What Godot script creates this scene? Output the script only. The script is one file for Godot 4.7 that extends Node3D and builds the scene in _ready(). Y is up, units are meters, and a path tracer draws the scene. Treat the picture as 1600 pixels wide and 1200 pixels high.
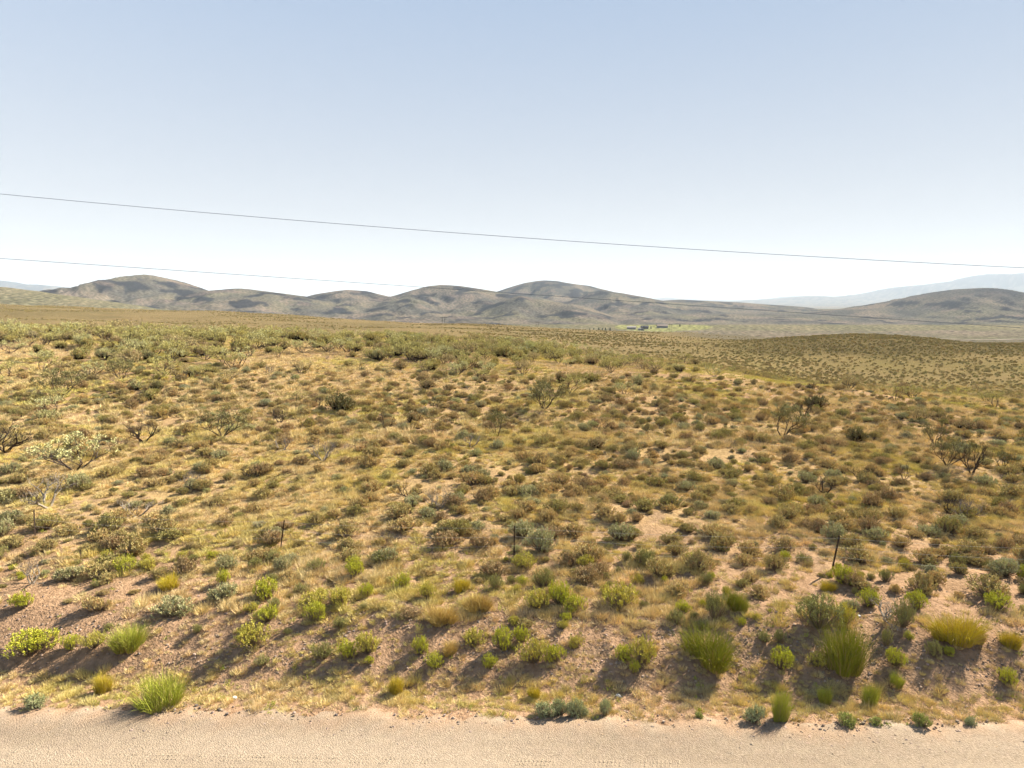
extends Node3D
# Sagebrush valley seen from about 9.5 m above a gravel road. Metres; -z looks across the field.

const EYE := 9.5
const EXPOSURE := 4.3
const SUN_TURN := 50.0      # degrees from -z towards +x
const SUN_HIGH := 32.0
var rng := RandomNumberGenerator.new()
var n_big := FastNoiseLite.new()
var n_mid := FastNoiseLite.new()
var n_fine := FastNoiseLite.new()
var n_ridge := FastNoiseLite.new()
var n_patch := FastNoiseLite.new()

# ---------------------------------------------------------------- the lie of the land
# heights of the plain: rows by distance, columns by bearing (x / distance)
const DIST := [0.0, 20.0, 40.0, 60.0, 80.0, 100.0, 130.0, 160.0, 200.0, 250.0, 320.0, 420.0, 560.0, 800.0, 1200.0, 1800.0, 2800.0, 5000.0, 10000.0, 40000.0]
const BEAR := [-0.75, -0.45, -0.1, 0.25, 0.5, 0.75]
const PLAIN := [
	[0.6, 0.6, 1.2, 2.2, 3.5, 4.4, 3.2, 2.6, 2.6, 3.0, 4.2, 5.6, 6.0, 2.0, -10.0, -30.0, -50.0, -60.0, -60.0, -70.0],
	[0.6, 0.6, 1.1, 1.9, 3.0, 3.9, 3.0, 1.4, 0.4, 0.2, 0.0, 1.2, 0.5, -6.0, -20.0, -45.0, -65.0, -70.0, -70.0, -70.0],
	[0.6, 0.6, 0.9, 1.4, 2.0, 2.6, 2.3, 1.0, 0.2, -1.0, -2.6, -5.5, -10.0, -23.0, -45.0, -65.0, -76.0, -76.0, -72.0, -70.0],
	[0.6, 0.6, 0.8, 1.1, 1.1, -0.2, -2.4, -4.2, -5.4, -6.4, -8.2, -11.5, -17.0, -29.0, -48.0, -68.0, -78.0, -78.0, -76.0, -70.0],
	[0.6, 0.6, 0.5, 0.2, -0.7, -4.2, -7.8, -8.6, -6.6, -3.1, -10.0, -17.5, -25.5, -38.0, -50.0, -67.0, -76.0, -78.0, -76.0, -70.0],
	[0.5, 0.5, 0.2, -0.7, -2.4, -6.3, -8.7, -8.8, -7.6, -6.4, -12.8, -19.0, -26.0, -38.0, -49.0, -66.0, -75.0, -78.0, -76.0, -70.0],
]
# hills: name, distance of the crest, how far they reach towards the road and beyond, crest as [bearing, height] pairs
const HILLS := [
	["green_hill", 1400.0, 520.0, 700.0, [[-1.1, 44.0], [-0.84, 48.0], [-0.75, 38.0], [-0.694, 27.0], [-0.638, 15.0], [-0.58, 2.0], [-0.5, -22.0], [-0.4, -40.0]]],
	["cone_hill", 2600.0, 950.0, 1200.0, [[-0.75, 20.0], [-0.66, 42.0], [-0.629, 52.0], [-0.6, 64.0], [-0.563, 88.0], [-0.545, 98.0], [-0.53, 108.0], [-0.505, 90.0], [-0.469, 58.0], [-0.44, 46.0], [-0.394, 56.0], [-0.356, 44.0], [-0.3, 26.0], [-0.25, 0.0], [-0.2, -40.0]]],
	["twin_hill", 2900.0, 800.0, 900.0, [[-0.36, -30.0], [-0.3, 22.0], [-0.281, 38.0], [-0.255, 51.0], [-0.239, 56.0], [-0.211, 50.0], [-0.178, 26.0], [-0.14, 0.0], [-0.1, -40.0]]],
	["flat_top_hill", 3000.0, 950.0, 1100.0, [[-0.24, -40.0], [-0.19, 14.0], [-0.141, 58.0], [-0.122, 72.0], [-0.103, 79.0], [-0.075, 74.0], [-0.0375, 57.0], [0.0, 38.0], [0.037, 26.0], [0.07, 0.0], [0.12, -50.0]]],
	["round_top_hill", 4200.0, 1200.0, 1300.0, [[-0.1, -20.0], [-0.02, 68.0], [0.0, 96.0], [0.019, 118.0], [0.037, 130.0], [0.047, 133.0], [0.066, 128.0], [0.089, 112.0], [0.112, 100.0], [0.14, 70.0], [0.18, 30.0], [0.25, -40.0]]],
	["dark_spur", 2450.0, 620.0, 600.0, [[-0.12, -60.0], [-0.03, -5.0], [0.0, 20.0], [0.012, 27.0], [0.03, 17.0], [0.055, 9.0], [0.095, -4.0], [0.122, -22.0], [0.16, -60.0]]],
	["long_hill", 3300.0, 900.0, 900.0, [[0.06, -30.0], [0.112, 52.0], [0.131, 58.0], [0.16, 46.0], [0.188, 30.0], [0.215, 12.0], [0.25, 2.0], [0.3, -30.0]]],
	["low_hill", 3700.0, 950.0, 900.0, [[0.15, -20.0], [0.2, 6.0], [0.244, 16.0], [0.29, 8.0], [0.328, 2.0], [0.38, -12.0], [0.42, -22.0], [0.46, -48.0], [0.5, -75.0]]],
	["dome_hill", 2700.0, 900.0, 1000.0, [[0.36, -70.0], [0.43, -42.0], [0.48, -26.0], [0.525, -13.0], [0.563, 9.0], [0.61, 39.0], [0.656, 56.0], [0.685, 60.0], [0.713, 45.0], [0.75, 22.0], [0.82, -20.0], [0.95, -60.0]]],
	["distant_mountain", 15000.0, 4200.0, 4500.0, [[0.1, -70.0], [0.2, 10.0], [0.3, -20.0], [0.38, 50.0], [0.432, 110.0], [0.47, 100.0], [0.516, 150.0], [0.563, 310.0], [0.61, 375.0], [0.656, 470.0], [0.69, 590.0], [0.722, 580.0], [0.75, 625.0], [0.85, 700.0], [1.1, 500.0]]],
	["distant_mountain", 11500.0, 3000.0, 3000.0, [[-1.1, 300.0], [-0.86, 410.0], [-0.75, 355.0], [-0.731, 330.0], [-0.713, 265.0], [-0.694, 285.0], [-0.666, 255.0], [-0.638, 190.0], [-0.6, 90.0], [-0.52, -20.0], [-0.45, -70.0]]],
	["distant_mountain", 21000.0, 4000.0, 4000.0, [[0.02, -70.0], [0.14, 40.0], [0.2, 60.0], [0.225, 115.0], [0.25, 60.0], [0.32, 30.0], [0.36, 45.0], [0.404, 150.0], [0.44, 170.0], [0.5, 60.0], [0.6, -70.0]]],
]
var row_of := PackedInt32Array()


func along(row: Array, d: float) -> float:
	var k := 0
	while k < DIST.size() - 2 and DIST[k + 1] < d:
		k += 1
	var d0: float = DIST[k]
	var d1: float = DIST[k + 1]
	var u := clampf((d - d0) / (d1 - d0), 0.0, 1.0)
	var p0: float = row[maxi(k - 1, 0)]
	var p1: float = row[k]
	var p2: float = row[k + 1]
	var p3: float = row[mini(k + 2, row.size() - 1)]
	var g1: float = (p2 - p0) / (d1 - DIST[maxi(k - 1, 0)]) if k > 0 else (p2 - p1) / (d1 - d0)
	var g2: float = (p3 - p1) / (DIST[mini(k + 2, row.size() - 1)] - d0)
	var s := d1 - d0
	var u2 := u * u
	var u3 := u2 * u
	return (2 * u3 - 3 * u2 + 1) * p1 + (u3 - 2 * u2 + u) * s * g1 + (-2 * u3 + 3 * u2) * p2 + (u3 - u2) * s * g2


func plain_height(x: float, d: float) -> float:
	var t := clampf(x / maxf(d, 24.0), -0.7499, 0.7499)
	var c := 0
	while c < 4 and BEAR[c + 1] < t:
		c += 1
	var u: float = (t - BEAR[c]) / (BEAR[c + 1] - BEAR[c])
	u = lerpf(u, u * u * (3.0 - 2.0 * u), 0.6)
	return lerpf(along(PLAIN[c], d), along(PLAIN[c + 1], d), u)


func crest(points: Array, t: float) -> float:
	var n := points.size()
	if t <= points[0][0]:
		return points[0][1]
	if t >= points[n - 1][0]:
		return points[n - 1][1]
	var k := 0
	while points[k + 1][0] < t:
		k += 1
	var a: float = points[k][0]
	var b: float = points[k + 1][0]
	var u := (t - a) / (b - a)
	var y0: float = points[maxi(k - 1, 0)][1]
	var y1: float = points[k][1]
	var y2: float = points[k + 1][1]
	var y3: float = points[mini(k + 2, n - 1)][1]
	var g1 := 0.5 * (y2 - y0) * minf(1.0, (b - a) / maxf(a - points[maxi(k - 1, 0)][0], 0.001)) if k > 0 else (y2 - y1)
	var g2 := 0.5 * (y3 - y1) * minf(1.0, (b - a) / maxf(points[mini(k + 2, n - 1)][0] - b, 0.001)) if k + 2 < n else (y2 - y1)
	return lerpf(y1, y2, u) * 0.85 + 0.15 * ((2 * u * u * u - 3 * u * u + 1) * y1 + (u * u * u - 2 * u * u + u) * g1 + (3 * u * u - 2 * u * u * u) * y2 + (u * u * u - u * u) * g2)


# [height, number of the hill or -1]
func land(x: float, z: float) -> Vector2:
	var d := -z
	var h := plain_height(x, maxf(d, 0.0))
	var near := clampf((d - 17.0) / 8.0, 0.0, 1.0)
	var road := d + 0.03 * x
	# road, shallow ditch and the cut bank up to the field
	if road < 22.0:
		var wob := 0.22 * n_mid.get_noise_2d(x * 9.0, 40.0)
		var bank := smoothstep(15.9 + wob, 18.9 + wob * 1.6, road)
		var ditch := smoothstep(14.5, 15.6, road) * (1.0 - smoothstep(15.8, 17.0, road))
		h = lerpf(0.0, h, bank) - 0.16 * ditch
	if road > 14.0 and d < 420.0:
		var amount := smoothstep(14.0, 16.5, road) * (1.0 - smoothstep(300.0, 420.0, d))
		h += amount * (0.16 * n_mid.get_noise_2d(x * 2.0, z * 2.0) + 0.035 * n_fine.get_noise_2d(x, z) + near * 0.3 * n_big.get_noise_2d(x * 9.0, z * 9.0))
	if d > 60.0:
		h += minf(1.0, (d - 60.0) / 200.0) * (1.1 + minf(d, 3000.0) * 0.0011) * n_big.get_noise_2d(x * 1.6, z * 1.6)
	if d < 500.0:
		return Vector2(h, -1)
	# hills
	var best := 0.0
	var off := 0.0
	var which := -1
	var t := x / d
	var warp := 0.0
	var spur := 0.0
	var deep := false
	for k in HILLS.size():
		var hill: Array = HILLS[k]
		var d0: float = hill[1]
		var u: float = d - d0
		if u < -2.6 * hill[2] or u > 2.6 * hill[3]:
			continue
		if not deep:
			deep = true
			var s := minf(1.0, 3000.0 / d)
			warp = n_ridge.get_noise_2d(x * 1.3 * s, z * 0.7 * s)
			spur = absf(n_ridge.get_noise_2d(x * 2.4 * s + 300.0, z * 1.1 * s + 80.0))
		# the crest runs across; its bearing is taken at its own distance, which makes ridges of hills
		var top := crest(hill[4], x / d0) - h
		if top <= 0.0:
			continue
		var reach: float = hill[2] if u < 0.0 else hill[3]
		var q := absf(u) / (reach * (1.0 + 0.45 * warp) * (0.55 + 0.45 * clampf(top / 80.0, 0.0, 1.0)))
		var body := 1.0 / pow(1.0 + 1.9 * q * q, 1.6)
		var rise := top * body * (1.0 - smoothstep(1.6, 2.5, absf(u) / reach))
		rise -= top * (0.30 - 0.8 * spur) * 0.42 * body * minf(1.0, q * 1.8) * (1.0 if spur < 0.375 else 0.0)
		if rise > best:
			best = rise
			off = minf(1.0, q * 1.3)
			which = k
	h += best
	if d > 1000.0:
		if best > 4.0:
			h -= minf(1.0, best / 40.0) * off * 7.0 * absf(n_patch.get_noise_2d(x * 0.16, z * 0.07)) * minf(2.0, d / 3000.0)
		h += off * minf(1.0, best / 20.0) * 2.5 * n_mid.get_noise_2d(x * 0.05, z * 0.05)
	return Vector2(h, which if best > 6.0 else -1)


func height(x: float, z: float) -> float:
	return land(x, z).x


func set_noise() -> void:
	rng.seed = 20240611
	for p in [[n_big, 11, 0.006, 3], [n_mid, 12, 0.12, 3], [n_fine, 13, 0.9, 2], [n_ridge, 14, 0.0022, 4], [n_patch, 15, 0.03, 4]]:
		var n: FastNoiseLite = p[0]
		n.noise_type = FastNoiseLite.TYPE_SIMPLEX_SMOOTH
		n.seed = p[1]
		n.frequency = p[2]
		n.fractal_octaves = p[3]


# kind, x, z, width, height, tint, label, how other labels call it
const LANDMARKS := [
	["rye", 5.05, -16.76, 1.53, 1.15, 1, "largest spiky green grass clump on the bank above the road", "the largest grass clump"],
	["rye", 8.52, -16.52, 1.18, 1.53, 1, "tall green grass clump on the bank, second largest, with long loose blades", "the tall loose grass clump"],
	["rye", 6.11, -14.60, 0.53, 1.01, 0, "narrow tall green grass clump at the gravel edge of the road", "the narrow roadside grass clump"],
	["rye", 11.96, -17.46, 1.45, 0.91, 2, "wide golden green grass clump beside a dead branch", "the wide golden grass clump"],
	["rye", 12.44, -17.34, 0.45, 0.59, 3, "small rusty gold grass clump touching the wide golden one", ""],
	["rye", -8.34, -15.18, 1.19, 0.86, 0, "bright green feathery grass clump at the road edge with a broad shadow", "the bright feathery roadside clump"],
	["rye", -10.34, -17.38, 1.00, 0.81, 0, "light yellow green grass clump above the feathery roadside clump", "the pale yellow green clump"],
	["rye", -10.17, -15.91, 0.45, 0.66, 2, "golden green narrow grass clump between the road and the bank", "the narrow golden clump"],
	["rye", -1.98, -18.25, 0.97, 0.63, 3, "golden brown bunch of grass, lower of the two golden bunches", "the lower golden bunch"],
	["rye", -1.03, -18.94, 0.90, 0.65, 3, "golden brown bunch of grass with a broken pale stem at its foot", "the upper golden bunch"],
	["rye", -1.54, -20.14, 0.59, 0.60, 2, "yellow green grass bunch above the two golden bunches", ""],
	["rye", 8.64, -15.45, 0.43, 0.68, 0, "green grass tuft on the bank below the tall loose grass clump", ""],
	["rye", 7.60, -15.48, 0.37, 0.59, 0, "thin green grass tuft in the shadow of the tall loose clump", ""],
	["rye", 9.64, -16.06, 0.38, 0.53, 0, "upright green grass tuft on the bank casting a narrow shadow", ""],
	["rye", 6.50, -18.75, 0.66, 0.79, 1, "spiky dark green grass clump behind the largest grass clump", ""],
	["rye", -2.88, -15.84, 0.38, 0.64, 2, "lone yellow green grass tuft standing in the stony verge", "the lone verge tuft"],
	["rye", 0.53, -15.63, 0.31, 0.44, 2, "small yellow grass tuft above the four silver roadside shrubs", ""],
	["rye", 13.27, -17.21, 0.58, 0.55, 2, "gold tipped grass clump above the round green shrub on the bank", ""],
	["rye", 9.86, -20.31, 0.52, 0.44, 2, "small yellow green grass tuft below the leaning fence post", ""],
	["rye", -10.74, -20.48, 0.72, 0.60, 2, "yellow green grass tuft with a bent pale stick beside it", ""],
	["rye", -1.70, -17.12, 0.51, 0.39, 3, "dry straw grass bunch between green shrubs on the bank", ""],
	["rabbit", -12.92, -17.24, 1.30, 0.72, 0, "broad bright green shrub of many small mounds on the bank", "the broad bright green shrub"],
	["rabbit", -11.89, -17.37, 0.48, 0.52, 0, "small bright green shrub next to the broad bright green one", ""],
	["rabbit", -11.21, -17.34, 0.62, 0.52, 1, "yellow green round shrub touching the pale yellow green clump", ""],
	["rabbit", -7.40, -19.70, 0.85, 0.78, 0, "dark bright green shrub behind a bare pink patch of soil", "the shrub by the bare patch"],
	["rabbit", -7.01, -17.46, 0.97, 0.71, 1, "green shrub half in its own shadow above the bare bank", "the half shaded shrub"],
	["rabbit", -4.30, -16.98, 0.51, 0.64, 0, "vivid green knobbly shrub with a black shadow at its foot", "the vivid knobbly shrub"],
	["rabbit", -3.83, -17.14, 0.71, 0.64, 1, "dull green shrub close behind the vivid knobbly shrub", ""],
	["rabbit", -5.01, -17.09, 0.58, 0.57, 2, "olive green shrub beside the vivid knobbly shrub, away from the dull one", ""],
	["rabbit", -14.36, -19.07, 0.64, 0.56, 0, "bright green shrub far out beyond the broad bright green one", ""],
	["rabbit", -5.89, -19.30, 0.87, 0.46, 1, "low green shrub over a long black shadow", "the low shadowed shrub"],
	["rabbit", -5.16, -19.27, 0.83, 0.62, 1, "rounded green shrub beside the low shadowed shrub", ""],
	["rabbit", -4.43, -19.76, 0.54, 0.47, 0, "small fresh green shrub, first of three in a short row", "the short row of shrubs"],
	["rabbit", -5.14, -21.26, 0.62, 0.63, 0, "fresh green shrub with straw grass round its foot", ""],
	["rabbit", -3.44, -20.40, 0.56, 0.61, 0, "fresh green upright shrub, middle of the short row", ""],
	["rabbit", -2.54, -19.56, 0.54, 0.59, 1, "green shrub with a dark hollow side, last of the short row", ""],
	["rabbit", -2.45, -17.15, 0.44, 0.61, 0, "upright fresh green shrub with clumped shoots on the bank", ""],
	["rabbit", -2.00, -16.72, 0.50, 0.49, 0, "fresh green shrub low on the bank casting a shadow on gravel", "the shrub low on the bank"],
	["rabbit", -0.58, -16.62, 0.43, 0.46, 0, "small dense green shrub with a crisp dark shadow on the bank", ""],
	["rabbit", -3.74, -16.76, 0.27, 0.28, 0, "tiny fresh green shrub alone on the gravel of the bank", ""],
	["rabbit", -1.01, -17.53, 0.69, 0.51, 1, "yellow green shrub behind the small dense one", ""],
	["rabbit", -0.21, -17.26, 0.65, 0.72, 0, "green shrub of upright shoots at the middle of the bank", "the upright shrub mid bank"],
	["rabbit", 0.26, -17.54, 0.49, 0.55, 0, "green shrub touching the upright shrub mid bank", ""],
	["rabbit", 0.54, -16.83, 0.77, 0.74, 1, "wide yellow green shrub spilling down the bank", "the wide spilling shrub"],
	["rabbit", 1.11, -16.86, 0.54, 0.57, 0, "bright green shrub beside the wide spilling shrub", ""],
	["rabbit", 1.72, -17.38, 0.41, 0.43, 1, "small olive green shrub above the wide spilling shrub", ""],
	["rabbit", 2.93, -16.84, 0.54, 0.53, 0, "fresh green shrub, smaller of two under the largest grass clump", ""],
	["rabbit", 3.44, -16.77, 0.77, 0.81, 1, "wide fresh green shrub beside the largest grass clump", "the wide bank shrub"],
	["rabbit", 3.11, -16.43, 0.36, 0.38, 0, "small yellow green shrub below the wide bank shrub", ""],
	["rabbit", 0.75, -19.01, 0.79, 0.73, 1, "yellow green shrub, first of the bright trio in the field", "the bright trio"],
	["rabbit", 1.44, -19.24, 0.68, 0.93, 0, "tallest and brightest yellow green shrub of the bright trio", ""],
	["rabbit", 1.80, -18.87, 0.67, 0.65, 0, "rounded bright green shrub of the trio with a dark foot", ""],
	["rabbit", 3.14, -19.24, 1.06, 0.89, 1, "sprawling yellow green shrub alone past the bright trio", "the sprawling yellow green shrub"],
	["rabbit", 0.43, -22.11, 0.91, 0.65, 1, "dark green shrub at the foot of the middle fence post", ""],
	["rabbit", 4.58, -18.18, 0.54, 0.44, 2, "low olive shrub short of the spiky dark green clump", ""],
	["rabbit", 5.77, -18.40, 0.65, 0.93, 2, "tall grey green shrub behind the largest grass clump", "the tall grey green shrub"],
	["rabbit", 8.47, -17.85, 1.27, 1.01, 2, "large grey green shrub with a black shaded side", "the large shaded shrub"],
	["rabbit", 9.26, -18.18, 0.72, 0.80, 1, "yellow green shrub merging with the large shaded shrub", ""],
	["rabbit", 10.84, -17.99, 0.64, 0.93, 2, "small tree shaped grey green shrub on a bare stem by a dead branch", "the tree shaped shrub"],
	["rabbit", 6.95, -16.62, 0.70, 0.65, 0, "bright green shrub between the two tall grass clumps", "the shrub between the tall clumps"],
	["rabbit", 7.87, -16.65, 0.53, 0.41, 1, "dull green low shrub touching the tall loose grass clump", ""],
	["rabbit", 9.93, -16.63, 0.56, 0.54, 0, "round bright green shrub on the bank above the upright tuft", ""],
	["rabbit", 12.43, -16.11, 0.48, 0.52, 0, "round green shrub low on the bank by itself", "the round shrub low on the bank"],
	["rabbit", 7.23, -17.44, 0.35, 0.46, 2, "small upright grey green shrub behind the shrub between the tall clumps", ""],
	["rabbit", 10.03, -17.29, 0.31, 0.56, 2, "thin upright grey green shrub with twin shoots", ""],
	["rabbit", 11.44, -16.95, 0.40, 0.27, 0, "small green shrub in the pebbly soil under the wide golden clump", ""],
	["rabbit", 14.23, -19.02, 0.79, 0.59, 0, "green shrub with a deep shadow beyond the wide golden clump", "the shrub with a deep shadow"],
	["rabbit", -6.53, -16.84, 0.40, 0.31, 2, "small grey green shrub on the bank below the half shaded shrub", ""],
	["silver", 0.81, -14.75, 0.41, 0.49, 3, "silver green roadside shrub, widest of the group of four", "the silver roadside group"],
	["silver", 1.13, -14.84, 0.30, 0.59, 3, "silver green roadside shrub, second of the group of four", ""],
	["silver", 1.44, -14.77, 0.33, 0.62, 3, "tall dark silver green roadside shrub, third of the group of four", ""],
	["silver", 1.65, -14.79, 0.21, 0.36, 3, "smallest silver green shrub ending the roadside group of four", ""],
	["silver", 2.19, -14.83, 0.25, 0.58, 3, "slim silver green shrub standing alone past the roadside group", "the slim silver shrub"],
	["silver", -11.24, -15.08, 0.42, 0.50, 3, "silver green shrub of upright shoots alone at the road edge", "the lone silver shrub"],
	["silver", 5.53, -14.56, 0.38, 0.54, 3, "blue green silvery shrub next to the narrow roadside grass clump", ""],
	["silver", 7.60, -14.39, 0.38, 0.37, 2, "round green shrub in the gravel at the road edge", "the round roadside shrub"],
	["silver", 8.25, -14.38, 0.26, 0.25, 2, "low green shrub in the gravel past the round roadside shrub", ""],
	["silver", 9.26, -14.34, 0.32, 0.43, 2, "upright green shrub in the gravel with a dry stalk beside it", "the gravel shrub with a dry stalk"],
	["silver", 10.37, -14.35, 0.23, 0.30, 3, "small dark green shrub alone in the gravel strip", ""],
	["silver", 4.30, -14.66, 0.18, 0.19, 2, "tiny green shrub in the verge grass short of the silvery blue one", ""],
	["sage", 1.09, -23.29, 1.04, 1.22, 3, "tallest silvery sagebrush behind the middle fence post with a long shadow", "the tall silvery sagebrush"],
	["sage", 12.69, -20.21, 0.95, 0.86, 0, "large round sagebrush past the leaning fence post with green at its foot", "the large round sagebrush"],
	["sage", 14.64, -20.01, 1.30, 0.85, 0, "wide pale domed sagebrush near the sagging wires", "the wide domed sagebrush"],
	["sage", 6.14, -21.68, 1.10, 0.89, 0, "dark sided sagebrush in the middle of the field by itself", "the dark sided sagebrush"],
	["sage", -4.52, -26.66, 1.19, 0.76, 0, "dome shaped sagebrush with a black shaded base well out in the field", "the black based sagebrush"],
	["sage", -6.31, -24.96, 1.02, 0.81, 0, "sagebrush dome with a wide black shadow beyond the tilted fence post", "the dome past the tilted post"],
	["sage", -2.34, -24.01, 1.21, 0.74, 4, "brownish grey flat sagebrush between two dark hollows", "the brownish flat sagebrush"],
	["sage", 12.08, -22.92, 1.16, 0.75, 0, "wide grey sagebrush just beyond the leaning fence post", "the wide grey sagebrush"],
	["sage", 8.69, -21.69, 0.85, 0.76, 0, "dark olive round sagebrush before the leaning fence post", "the dark round sagebrush"],
	["sage", 11.30, -27.13, 0.84, 0.66, 0, "compact dark sagebrush dome in the pale grass", "the compact dark dome"],
	["sage", 14.65, -27.01, 1.05, 0.80, 0, "broad sagebrush with a dark underside, by itself in pale grass", "the dark bellied sagebrush"],
	["sage", 23.44, -31.16, 1.32, 0.84, 0, "paired dark sagebrush dome at the picture edge", "the paired dark dome"],
	["sage", 20.24, -30.38, 1.29, 0.94, 0, "large pale topped sagebrush dome with dark flank", "the pale topped dome"],
	["sage", 8.86, -39.45, 0.90, 0.68, 0, "small black green sagebrush dome out on the straw slope", "the small black green dome"],
	["sage", 12.36, -30.13, 1.16, 1.06, 0, "big dark hollow sagebrush on the open slope", "the big hollow sagebrush"],
	["sage", -9.54, -21.94, 0.69, 0.72, 3, "silvery green upright sagebrush on bare soil, near the bent grass tuft", "the silvery upright sagebrush"],
	["sage", -7.69, -21.85, 0.64, 0.72, 3, "silvery sagebrush at the foot of the tilted fence post", "the silvery post shrub"],
	["sage", -8.74, -19.76, 0.93, 0.74, 3, "pale silver sagebrush with sprawling stems on bare soil", "the pale sprawling sagebrush"],
	["sage", -9.83, -18.82, 1.15, 0.75, 3, "wide silver grey sagebrush with a dark shadow on its road side", "the wide silver sagebrush"],
	["sage", -14.30, -21.16, 0.91, 0.69, 3, "blue green sagebrush in the hazy corner of the field", "the blue green sagebrush"],
	["sage", -19.06, -24.68, 0.86, 1.07, 3, "bluish pale sagebrush cut by the picture edge", "the bluish edge sagebrush"],
	["tall", 17.95, -44.26, 2.20, 1.92, 1, "biggest dark tall sagebrush far across the field with a dense crown", "the biggest far sagebrush"],
	["tall", -12.74, -50.61, 2.40, 1.99, 1, "tall open branched sagebrush with dark stems, alone in the straw", "the open branched sagebrush"],
	["tall", -17.79, -41.16, 1.81, 1.64, 1, "tall sagebrush with a split dark trunk and ragged crown", "the split trunk sagebrush"],
	["tall", 2.46, -51.73, 2.26, 2.13, 1, "tall grey green sagebrush with two crowns in the middle distance", "the two crowned sagebrush"],
	["tall", -0.98, -42.77, 1.06, 1.62, 1, "small tree like sagebrush on one dark stem", "the tree like sagebrush"],
	["tall", 23.82, -36.52, 1.26, 1.53, 1, "leaning double crowned tall sagebrush with a dark foot", "the leaning sagebrush"],
	["tall", 26.77, -36.46, 0.98, 0.97, 1, "rounded dark tall sagebrush with a lean, near the black snag", ""],
	["tall", 22.61, -43.85, 1.51, 1.32, 1, "tall sagebrush with forked bare stems on the far slope", "the forked sagebrush"],
	["tall", -36.68, -54.93, 2.39, 2.35, 1, "ragged tall sagebrush with a long leaning dark limb", "the long limbed sagebrush"],
	["tall", -36.65, -63.63, 1.92, 1.88, 1, "tall sagebrush with a thick black sloping trunk", "the sloping trunk sagebrush"],
	["tall", 27.25, -43.21, 0.99, 1.39, 1, "upright dark tall sagebrush with a side bush on the far slope", ""],
	["tall", -29.98, -57.09, 1.19, 1.38, 1, "tall sagebrush with a forked black stem in the yellow grass", ""],
	["tall", 25.84, -57.30, 1.96, 1.60, 1, "dark bushy tall sagebrush near the far crest of the field", ""],
	["tall", -21.89, -33.53, 2.38, 1.67, 3, "large spreading silver green tall sagebrush in yellow grass", "the spreading silver sagebrush"],
	["dead", -21.91, -39.84, 1.52, 1.36, 0, "dead sagebrush with a black forked trunk like a reaching hand", "the black forked skeleton"],
	["dead", -28.04, -37.01, 2.12, 1.75, 0, "big dead sagebrush at the picture edge with two leaning limbs", "the two limbed skeleton"],
	["dead", -19.60, -27.97, 2.27, 1.36, 1, "large silver grey dead sagebrush with a long arching limb", "the large grey skeleton"],
	["dead", -15.43, -27.25, 1.37, 0.75, 1, "pale grey dead sagebrush sprawled flat on the straw", "the sprawled skeleton"],
	["dead", -10.10, -35.73, 1.16, 1.17, 1, "grey skeleton of a sagebrush with fine upright twigs", "the fine twigged skeleton"],
	["dead", -2.47, -39.77, 0.99, 0.83, 1, "small bleached dead sagebrush with forked limbs", "the small bleached skeleton"],
	["dead", 23.99, -34.77, 0.94, 1.86, 0, "black snag of a dead sagebrush, tallest of the dead ones", "the black snag"],
	["dead", -15.24, -20.73, 0.81, 0.80, 1, "bleached white dead sagebrush beside the blue green one", "the bleached skeleton"],
	["dead", -8.20, -44.14, 0.93, 1.25, 0, "twin dark dead stems standing in the straw", "the twin dark stems"],
	["dead", 19.82, -33.68, 0.39, 0.97, 0, "short black dead stem below the black snag", ""],
	["dead", 10.61, -18.39, 1.09, 0.48, 1, "dead bleached branches lying by the tree shaped shrub", "the fallen bleached branches"],
	["dead", -22.43, -38.47, 0.59, 0.66, 0, "small bent dead branch beside the black forked skeleton", ""],
	["dead", -15.90, -46.02, 0.96, 0.95, 0, "low dead sagebrush with dark crossed limbs in the straw", ""],
	["dead", 22.73, -52.55, 1.20, 1.38, 0, "dark bare dead sagebrush beside the bushy tall one near the crest", ""],
]


func _ready() -> void:
	set_noise()
	var to_sun := Vector3(sin(deg_to_rad(SUN_TURN)) * cos(deg_to_rad(SUN_HIGH)), sin(deg_to_rad(SUN_HIGH)), -cos(deg_to_rad(SUN_TURN)) * cos(deg_to_rad(SUN_HIGH)))
	# camera
	var cam := Camera3D.new()
	cam.name = "camera"
	cam.fov = rad_to_deg(2.0 * atan(600.0 / 1066.0))
	cam.near = 0.1
	cam.far = 60000.0
	cam.position = Vector3(0, EYE, 0)
	cam.rotation.x = -atan(130.0 / 1066.0)
	add_child(cam)
	cam.current = true
	# sky
	var env := Environment.new()
	env.tonemap_mode = Environment.TONE_MAPPER_LINEAR
	env.tonemap_exposure = EXPOSURE
	env.background_mode = Environment.BG_SKY
	var sky := Sky.new()
	sky.sky_material = make_sky(to_sun)
	env.sky = sky
	env.sdfgi_enabled = true
	env.ssao_enabled = true
	env.ssil_enabled = true
	env.fog_enabled = true
	env.fog_density = 0.000048
	env.fog_light_color = Color(0.855, 0.92, 0.995)
	var around := WorldEnvironment.new()
	around.name = "surroundings"
	around.environment = env
	add_child(around)
	# sun
	var sun := DirectionalLight3D.new()
	sun.name = "sun"
	sun.light_energy = 1.6
	sun.light_color = Color(1.0, 0.955, 0.87)
	sun.light_angular_distance = 0.5
	sun.shadow_enabled = true
	add_child(sun)
	sun.look_at_from_position(to_sun * 100.0, Vector3.ZERO, Vector3.UP)
	# the setting, then the things
	make_materials()
	make_terrain()
	make_road()
	make_tyre_tracks()
	make_tracks()
	make_wires()
	make_fence()
	make_rail_fence()
	make_farm()
	make_far_poles()
	make_prototypes()
	place_landmarks()
	place_shrubs()
	scatter_stuff()


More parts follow.
